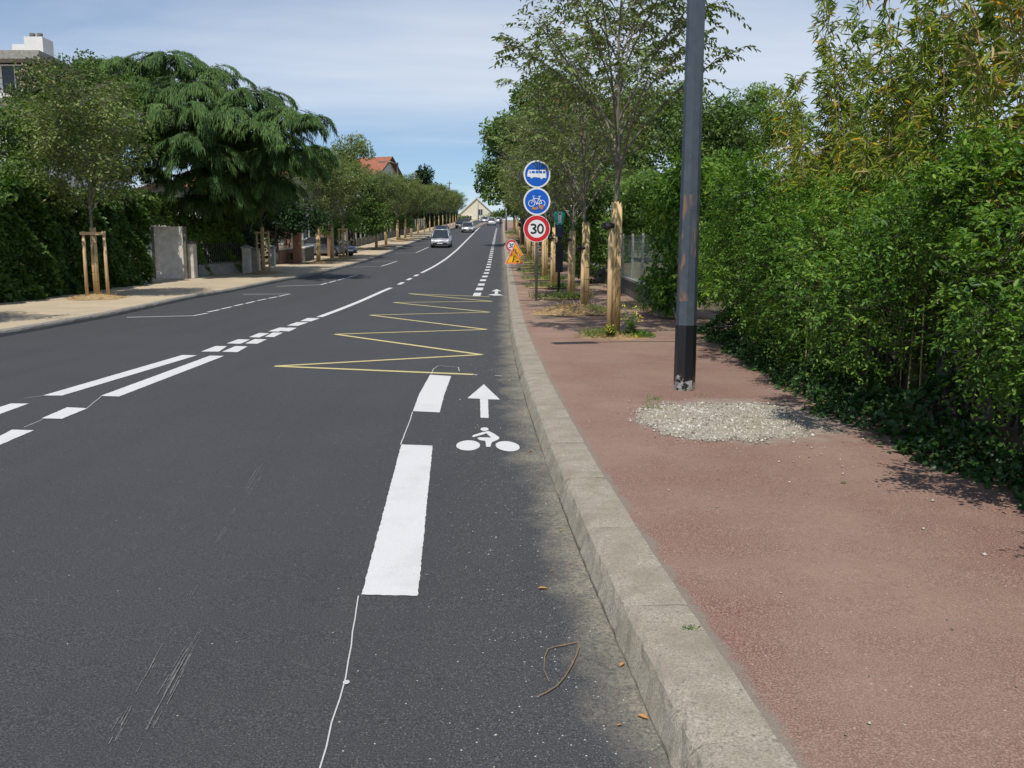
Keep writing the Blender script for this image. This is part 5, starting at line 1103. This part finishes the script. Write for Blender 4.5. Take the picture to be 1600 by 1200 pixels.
# ================================================================== CARS
def car(loc, rz, label, paint_c, L=4.1, W=1.74, H=1.6, van=.0, slope=0.0, belt=.92, name='car', group='cars on the road'):
    e = empty(name, loc, 0, label, 'car', group); e.rotation_euler = (math.atan(slope)*math.cos(rz), 0, rz)
    pm, nt, bs = newmat('car_paint'); bs.inputs['Base Color'].default_value = (*paint_c, 1); bs.inputs['Metallic'].default_value = .45; bs.inputs['Roughness'].default_value = .28; bs.inputs['Coat Weight'].default_value = .4
    w2 = W/2; f = -L/2; st = []   # stations: y, z_low, z_top, width factor
    hood = belt-.12
    prof = [(f+.0, .32, .60, .80), (f+.10, .24, .72, .92), (f+.45, .22, hood-.05, .985), (f+.95, .20, belt-.03, 1.0), (0, .20, belt+.0, 1.0), (L/2-.55, .20, belt+.02, .995), (L/2-.10, .24, belt-.02, .94), (L/2, .34, belt-.10, .86)]
    b = MB(); vs = []
    for y_, zl, zt_, k in prof:
        w_ = w2*k
        for x, z in ((-w_*.90, zl), (-w_*.985, zl+.10), (-w_, (zl+zt_)/2), (-w_*.965, zt_-.10), (-w_*.86, zt_), (0, zt_+.03), (w_*.86, zt_), (w_*.965, zt_-.10), (w_, (zl+zt_)/2), (w_*.985, zl+.10), (w_*.90, zl)): vs.append((x, y_, z))
    n = 11; fs = [(j*n+i, j*n+(i+1) % n, (j+1)*n+(i+1) % n, (j+1)*n+i) for j in range(len(prof)-1) for i in range(n)]
    fs += [tuple(range(n))[::-1], tuple((len(prof)-1)*n+i for i in range(n))]; b.add(vs, fs, True)
    ya, yb, yc, yd = f+.78, f+1.55, L/2-.50-van*.1, L/2-.12; wb, wr = w2*.88, w2*.70; zr = H-.05
    # roof shell with pillars
    b.add([(-wr, yb, zr), (wr, yb, zr), (wr, yc, zr), (-wr, yc, zr), (-wr*.9, yb+.1, H), (wr*.9, yb+.1, H), (wr*.9, yc-.1, H-.02), (-wr*.9, yc-.1, H-.02)], [(4,5,6,7),(0,1,5,4),(1,2,6,5),(2,3,7,6),(3,0,4,7),(3,2,1,0)], True)
    for s in (-1, 1):
        b.tube([(s*wb, ya, belt), (s*wr, yb, zr)], .035, 6); b.tube([(s*wb, yd, belt), (s*wr, yc, zr)], .05, 6); b.tube([(s*(wb+.01), (ya+yd)/2+.1, belt), (s*(wr+.01), (yb+yc)/2, zr)], .035, 6); b.tube([(s*wr, yb, zr), (s*wr, yc, zr)], .035, 6)
    b.build('body', pm, e)
    gq = lambda nm, pts: MB().prism(pts, (Vector(pts[1])-Vector(pts[0])).cross(Vector(pts[2])-Vector(pts[0])).normalized()*-.01).build(nm, M['glass'], e)
    gq('windscreen', [(-wb, ya, belt), (wb, ya, belt), (wr, yb, zr), (-wr, yb, zr)]); gq('rear_window', [(wb, yd, belt), (-wb, yd, belt), (-wr, yc, zr), (wr, yc, zr)])
    for s in (-1, 1):
        pts = [(s*wb, yd, belt), (s*wb, ya, belt), (s*wr, yb, zr), (s*wr, yc, zr)]; gq('side_window', pts if s < 0 else pts[::-1])
    for s in (-1, 1):
        b = MB(); b.prism([(s*w2*.50, f+.03, .58), (s*w2*.86, f+.07, .60), (s*w2*.90, f+.14, .76), (s*w2*.56, f+.06, .70)] if s > 0 else [(s*w2*.50, f+.03, .58), (s*w2*.56, f+.06, .70), (s*w2*.90, f+.14, .76), (s*w2*.86, f+.07, .60)], (0, -.04, 0)); b.build('headlight', M['signwhite'], e)
        b = MB(); b.box((s*w2*.84, L/2-.02, .80), (.16, .08, .26)); b.build('tail_light', M['signred'], e)
        b = MB(); b.box((s*(w2+.07), f+1.05, belt+.08), (.16, .09, .13)); b.build('mirror', pm, e)
        for yw in (f+.80, L/2-.78):
            b = MB(); b.tube([(s*(w2-.20), yw, .31), (s*(w2+.005), yw, .31)], .31, 20); wv = b.build('tyre', M['rubber'], e); b = MB(); b.tube([(s*(w2-.02), yw, .31), (s*(w2+.015), yw, .31)], .19, 14); b.build('rim', M['greymetal'], wv)
    b = MB(); b.box((0, f-.01, .40), (W*.72, .05, .12)); b.box((0, f+.0, .54), (W*.34, .05, .07)); b.build('grille', M['signblack'], e)
    b = MB(); b.box((0, f-.04, .43), (.50, .02, .11)); b.build('number_plate', M['signwhite'], e); b = MB(); b.box((0, L/2+.02, .62), (.50, .02, .11)); b.build('number_plate', M['signwhite'], e)
    b = MB(); b.box((0, f+.04, .27), (W*.84, .10, .07)); b.box((0, L/2-.02, .30), (W*.84, .10, .1)); b.build('bumper', M['rubber'], e)
    return e
def on_road(a, b_): p = P(a, b_); return p
silver = (.50, .51, .53)
for (a, b_, lb_, c_, kw, head) in ((687, 387.5, 'silver compact minivan driving towards the camera, nearest car on the road', silver, dict(H=1.62, W=1.76), 0),
      (730, 363.6, 'silver car driving towards the camera beside the traffic island', (.46, .50, .50), dict(H=1.50, W=1.82, L=4.5), 0),
      (768, 352.6, 'white hatchback seen from behind in the right lane near the crest', (.72, .73, .75), dict(H=1.6, W=1.75), 180),
      (779.5, 349.4, 'distant white car just right of the white hatchback at the crest', (.6, .6, .62), dict(H=1.5, W=1.75), 180),
      (757.5, 348.0, 'distant pale car left of the white hatchback at the crest', (.55, .56, .6), dict(H=1.5, W=1.75), 0)):
    p = on_road(a, b_); s_ = (g(p.y+1)-g(p.y-1))/2; L_ = kw.get('L', 4.1); hd = -math.atan((XR(p.y+4)-XR(p.y-4))/8)
    car(Vector((p.x, p.y+L_/2, g(p.y+L_/2))), hd+R(head), lb_, c_, slope=s_, **kw)
for (x_, Y_, lb_, c_) in ((-8.55, 103, 'dark grey parked car behind the silver minivan', (.09, .10, .12)), (-9.1, 150, 'dark car parked at the left kerb before the crest', (.05, .055, .06)), (-9.4, 172, 'brown grey car parked farthest at the left kerb', (.18, .14, .11))):
    car(Vector((x_, Y_, g(Y_))), R(.5), lb_, c_, slope=(g(Y_+1)-g(Y_-1))/2, H=1.48, group='parked cars')
q = P(512, 402.5, .12); car(Vector((q.x-.5, q.y+2.9, g(q.y+2.9)+.06)), R(58), 'light blue grey car parked in the driveway between brick pillars', (.16, .20, .26), H=1.38, slope=0.02, group='parked cars')

# ================================================================== PERSON walking near the crest
def person(loc, rz, label):
    js = {'pel': (0, 0, .95), 'chest': (0, .01, 1.28), 'neck': (0, 0, 1.50), 'chin': (0, -.02, 1.58), 'head': (0, -.015, 1.68), 'top': (0, 0, 1.76), 'hl': (-.09, 0, .90), 'kl': (-.10, -.12, .50), 'al': (-.10, .0, .09), 'tl': (-.11, -.16, .04),
          'hr': (.09, 0, .90), 'kr': (.10, .06, .50), 'ar': (.10, .22, .12), 'tr': (.11, .10, .04), 'sl': (-.18, 0, 1.42), 'el': (-.25, .06, 1.14), 'wl': (-.25, -.06, .90), 'gl': (-.25, -.09, .82), 'sr': (.18, 0, 1.42), 'er': (.25, -.02, 1.14), 'wr': (.25, .10, .90), 'gr': (.25, .12, .82)}
    ed = [('pel','chest'),('chest','neck'),('neck','chin'),('chin','head'),('head','top'),('pel','hl'),('hl','kl'),('kl','al'),('al','tl'),('pel','hr'),('hr','kr'),('kr','ar'),('ar','tr'),('chest','sl'),('sl','el'),('el','wl'),('wl','gl'),('chest','sr'),('sr','er'),('er','wr'),('wr','gr')]
    rd = dict(pel=.15, chest=.16, neck=.055, chin=.07, head=.095, top=.06, hl=.10, hr=.10, kl=.062, kr=.062, al=.042, ar=.042, tl=.035, tr=.035, sl=.07, sr=.07, el=.045, er=.045, wl=.032, wr=.032, gl=.03, gr=.03)
    ks = list(js); me = bpy.data.meshes.new('body'); me.from_pydata([js[k] for k in ks], [(ks.index(a), ks.index(b_)) for a, b_ in ed], []); e = empty('person', loc, rz, label, 'person'); o = link('body', me, mat_plain('dark_clothes', (.02, .024, .035), .9), e)
    sk = o.modifiers.new('skin', 'SKIN'); 
    if not me.skin_vertices: me.skin_vertices.new()
    for i, k in enumerate(ks): me.skin_vertices[0].data[i].radius = (rd[k], rd[k]*.85)
    me.skin_vertices[0].data[0].use_root = True; o.modifiers.new('sub', 'SUBSURF').levels = 2; o.modifiers['sub'].render_levels = 2
    b = MB(); n = 12; b.tube([(0, -.02, 1.56), (0, -.025, 1.60), (0, -.03, 1.66), (0, -.02, 1.72)], [.05, .085, .102, .085], 12); b.build('face', mat_plain('skin', (.45, .28, .20), .6), e)
    b = MB(); b.tube([(0, .01, 1.62), (0, .005, 1.70), (0, 0, 1.76), (0, 0, 1.79)], [.10, .112, .09, .03], 12); b.build('hair', M['darkbark'], e)
q = P(782, 356.5); person(q, R(10), 'person in dark clothes walking in the cycle lane near the crest')

# ================================================================== GROUND DETAIL, RIGHT PAVEMENT
def chips(name, pos, sizes, mat, seed, kind='stuff', label=None):
    rng = np.random.default_rng(seed); n = len(pos); base = np.array([[1,0,0],[-1,0,0],[0,1,0],[0,-1,0],[0,0,.7],[0,0,-.5]], float)
    V = base[None]*(sizes[:, None, None])*rng.uniform(.55, 1.2, (n, 6, 1)); a = rng.random(n)*6.28; c, s = np.cos(a)[:, None], np.sin(a)[:, None]
    X = V[:, :, 0]*c-V[:, :, 1]*s; Yv_ = V[:, :, 0]*s+V[:, :, 1]*c; V = np.stack([X, Yv_, V[:, :, 2]], 2)+pos[:, None, :]
    T = np.array([[0,2,4],[2,1,4],[1,3,4],[3,0,4],[2,0,5],[1,2,5],[3,1,5],[0,3,5]]); Fc = (np.arange(n)[:, None, None]*6+T[None]).reshape(-1, 3)
    o = link(name, npmesh(name, V.reshape(-1, 3), Fc, 3), mat); tag(o, label, kind=kind); return o
gp = [(990,646),(1006,634),(1040,630),(1062,634),(1095,629),(1150,631),(1190,628),(1222,637),(1246,652),(1262,668),(1270,680),(1215,684),(1190,691),(1150,688),(1100,692),(1062,684),(1036,680),(1018,668),(996,660)]
gw = [P(a, b_, KH) for a, b_ in gp]; gc = sum(gw, Vector())/len(gw); b = MB(); rings = [.25, .5, .7, .85, 1.0]; nn_ = 110; rr = random.Random(3); vs = [(gc.x, gc.y, gc.z+.022)]
def gout(t):
    k = t*len(gw); i = int(k) % len(gw); return gw[i].lerp(gw[(i+1) % len(gw)], k-int(k))
for r_ in rings:
    for i in range(nn_):
        o_ = gout(i/nn_); p = gc+(o_-gc)*r_*(1+(rr.uniform(-.08, .07) if r_ == 1 else 0)); vs.append((p.x, p.y, g(p.y)+KH+.022*(1-r_**2)+rr.uniform(0, .006)-(.010 if r_ == 1 else 0)))
b.add(vs, [(0, 1+i, 1+(i+1) % nn_) for i in range(nn_)]+[(1+(j-1)*nn_+i, 1+j*nn_+i, 1+j*nn_+(i+1) % nn_, 1+(j-1)*nn_+(i+1) % nn_) for j in range(1, 5) for i in range(nn_)], True)
o = b.build('gravel_patch', M['gravel']); tag(o, 'pale gravel patch on the red pavement in front of the lamp post', kind='stuff')
rng = np.random.default_rng(4); ps = []
for i in range(7000):
    o_ = gout(rng.random()); r_ = rng.random()**.55*(1.0 if rng.random() < .78 else 1+rng.exponential(.14)); p = gc+(o_-gc)*r_; ps.append((p.x, p.y, g(p.y)+KH+max(0, .022*(1-r_**2))+.003))
chips('gravel', np.array(ps), rng.exponential(.0038, len(ps))+.003, M['stone'], 5, label='loose pale gravel chips in front of the lamp post')
ps = []
for i in range(420):
    Y_ = rng.uniform(2.3, 9.5); x_ = XR(Y_)+KW+rng.uniform(.1, 2.6); ps.append((x_, Y_, g(Y_)+KH+.002))
for i in range(220):
    Y_ = rng.uniform(5.3, 7.0); x_ = rng.uniform(1.3, 2.9); ps.append((x_, Y_, g(Y_)+KH+.003))
chips('loose_chips', np.array(ps), rng.exponential(.0022, len(ps))+.0013, M['stone'], 6, label='tiny pale chips scattered over the red pavement')
ps = []
for i in range(1500):
    Y_ = rng.uniform(2.2, 16)**1.0; d_ = abs(rng.normal())*.38+.02; ps.append((XR(Y_)-d_, Y_, g(Y_)+.002))
chips('road_grit', np.array(ps), rng.exponential(.0014, len(ps))+.001, M['stone'], 7, label='pale grit lying in the gutter along the kerb')
for k, (a, b_, s_) in enumerate(((1457, 783, .019), (1443, 827, .013), (1268, 700, .014), (1283, 710, .012), (1333, 731, .010))):
    p = P(a, b_, KH); o = chips('stone', np.array([[0, 0, .004]]), np.array([s_]), M['stone'], 20+k, None); o.location = p
    tag(o, ('white stone lying alone on the red pavement near the hedge shadow, the largest one', 'smaller pale stone below the larger white stone on the red pavement', 'pale stone just below the gravel patch', 'second pale stone just below the gravel patch', 'tiny pale stone between gravel patch and large white stone')[k], 'stone', 'loose stones on the red pavement')
def litter(lst, name, mat, cat, group, h):
    for k, (a, b_, L_, rz, lb_) in enumerate(lst):
        p = P(a, b_, h); me = leafmesh(name, np.array([[-L_/2, 0, .006]]), np.array([[1, 0, .06]]), np.array([[0, .12, 1.0]]), L_, L_*.42, True); o = link(name, me, mat); o.location = p; o.rotation_euler = (0, 0, R(rz)); tag(o, lb_, cat, group)
litter([(848,921,.055,5,'flat orange leaf on the asphalt left of the kerb'), (972,1040,.045,60,'curled orange leaf wedged at the foot of the kerb'), (1004,1122,.045,140,'orange leaf at the kerb foot, nearest the camera'), (968,1135,.022,20,'tiny brown leaf beside the nearest orange leaf'),
        (877,830,.03,80,'reddish leaf in the gutter halfway to the bicycle symbol'), (855,783,.02,30,'yellow leaf in the gutter near the bicycle symbol'), (862,894,.02,10,'yellow leaf in the gutter above the flat orange leaf'), (770,862,.015,40,'tiny yellow leaf on the asphalt right of the long white bar'),
        (822,632,.035,20,'brown leaf at the kerb beside the white arrow'), (826,645,.035,100,'brown leaf at the kerb just below the arrow head level'), (828,706,.05,60,'brown leaf litter at the kerb right of the bicycle symbol')], 'fallen_leaf', M['litter'], 'leaf', 'fallen leaves in the gutter', .0)
litter([(1318,755,.05,10,'single fresh green leaf lying on the red pavement')], 'fallen_leaf', M['weed'], 'leaf', None, KH)
tw = [P(a, b_)+Vector((0, 0, .008)) for a, b_ in ((838,1092),(852,1086),(870,1075),(883,1060),(893,1043),(900,1028),(905,1014),(903,1006),(898,1007),(885,1010),(868,1013),(856,1017),(851,1030),(850,1050),(858,1068))]
c0 = tw[0].copy(); b = MB(); b.tube([p-c0 for p in tw], [.0022, .0028, .003, .003, .003, .003, .003, .0028, .0028, .0026, .0026, .0026, .0024, .002, .0015], 6); o = b.build('bent_twig', M['twig']); o.location = c0; tag(o, 'thin brown twig bent into a loop on the asphalt near the kerb', 'twig')
# weeds and grass
p = P(1080, 981, KH); blades('moss_tuft', p, .03, .02, 60, .02, M['weed'], 3, .3, .6, label='tiny green tuft between kerb and red pavement')
for k, (a, b_, n, L_) in enumerate(((1022,640,40,.07),(1043,655,50,.03),(1073,610,30,.06),(1095,620,30,.05),(1082,672,30,.03),(1190,640,30,.04),(1020,628,24,.09))):
    blades('grass_tuft', P(a, b_, KH)+Vector((0, 0, .01)), .09, .05, n, L_, M['grass'], 30+k, .1, 1.2)
t1 = n0
mound('dry_soil', t1+Vector((.02, -.12, -.01)), .62, .5, .05, M['mulch'], seed=9)
blades('dry_grass', t1+Vector((-.05, -.12, .0)), .66, .48, 1300, .10, M['straw'], 40, .07, .5, .05); blades('grass', t1+Vector((-.25, -.05, .0)), .36, .38, 900, .14, M['grass'], 41, .07, 1.3, .05)
blades('weeds', t1+Vector((.36, -.10, 0)), .32, .26, 800, .085, M['weed'], 42, .5, 1.1, .05)
def weed_plant(loc, h, seed, label):
    rr = random.Random(seed); e = empty('weed', loc, 0, label, 'plant'); st = MB(); LP, LA, FP = [], [], []
    for i in range(9):
        a = rr.uniform(0, 6.28); t = Vector((math.cos(a)*h*.35, math.sin(a)*h*.35, h*rr.uniform(.5, 1))); c = catm(Vector((0, 0, 0)), Vector((t.x*.3, t.y*.3, t.z*.6)), t, 4); st.tube(c, [.005, .004, .003, .002, .0015], 4)
        for q in range(16): u = rr.random(); p_ = c[0].lerp(c[4], u) if u > .5 else c[1].lerp(c[3], u); LP.append(tuple(p_)); LA.append((rr.gauss(0, 1), rr.gauss(0, 1), rr.uniform(-.2, .6)))
        for q in range(7): FP.append(tuple(c[4]+Vector((rr.gauss(0, .02), rr.gauss(0, .02), rr.gauss(0, .015)))))
    st.build('stem', M['weed'], e); LP = np.array(LP); link('foliage', leafmesh('foliage', LP, np.array(LA), np.tile([0, 0, 1.0], (len(LP), 1)), .07, .03, True), M['weed'], e)
    FP = np.array(FP); rng = np.random.default_rng(seed); link('flower', leafmesh('flower', FP, rng.normal(size=FP.shape), rng.normal(size=FP.shape), .022, .02, False), mat_plain('yellow_petal', (.75, .62, .06), .6), e)
weed_plant(t1+Vector((.24, -.16, 0)), .55, 1, 'leafy weed with small yellow flowers right of the nearest wrapped trunk'); weed_plant(t1+Vector((-.12, -.34, 0)), .22, 2, 'short leafy weed in front of the nearest wrapped trunk')
t2 = P(915, 487, KH)
mound('straw_heap', t2+Vector((-.45, -.6, 0)), .85, .85, .20, M['mulch'], seed=12); blades('straw', t2+Vector((-.45, -.6, 0)), .85, .85, 1700, .16, M['straw'], 50, .06, .35, .20); blades('grass', t2+Vector((.15, -.35, 0)), .55, .7, 700, .16, M['grass'], 51, .07, 1.2, .1)
for k, Y_ in enumerate(RIGHT_Y[2:12]):
    b0 = Vector((XR(Y_)+1.6, Y_-.3, g(Y_)+KH)); mound('dry_soil', b0, .8, .9, .08, M['mulch'], seed=60+k); blades('grass', b0, 1.0, 1.1, 700, .22, M['grass'], 60+k, .07, 1.3, .06)
    blades('weeds', b0+Vector((.25, -.2, 0)), .6, .7, 260, .13, M['weed'], 80+k, .45, 1.0, .06)
for k, Y_ in enumerate((62, 72, 84, 98, 114)): blades('verge_grass', Vector((XR(Y_)+1.3, Y_, g(Y_)+KH)), .9, 4.5, 1400, .35, M['straw'] if k % 2 else M['grass'], 95+k, .07, 1.2, .05)
# leaf litter along the foot of the walls
blades('wall_foot_grass', Vector((3.3, 21, g(21)+KH)), .3, 4, 500, .14, M['grass'], 120, .08, 1.2)
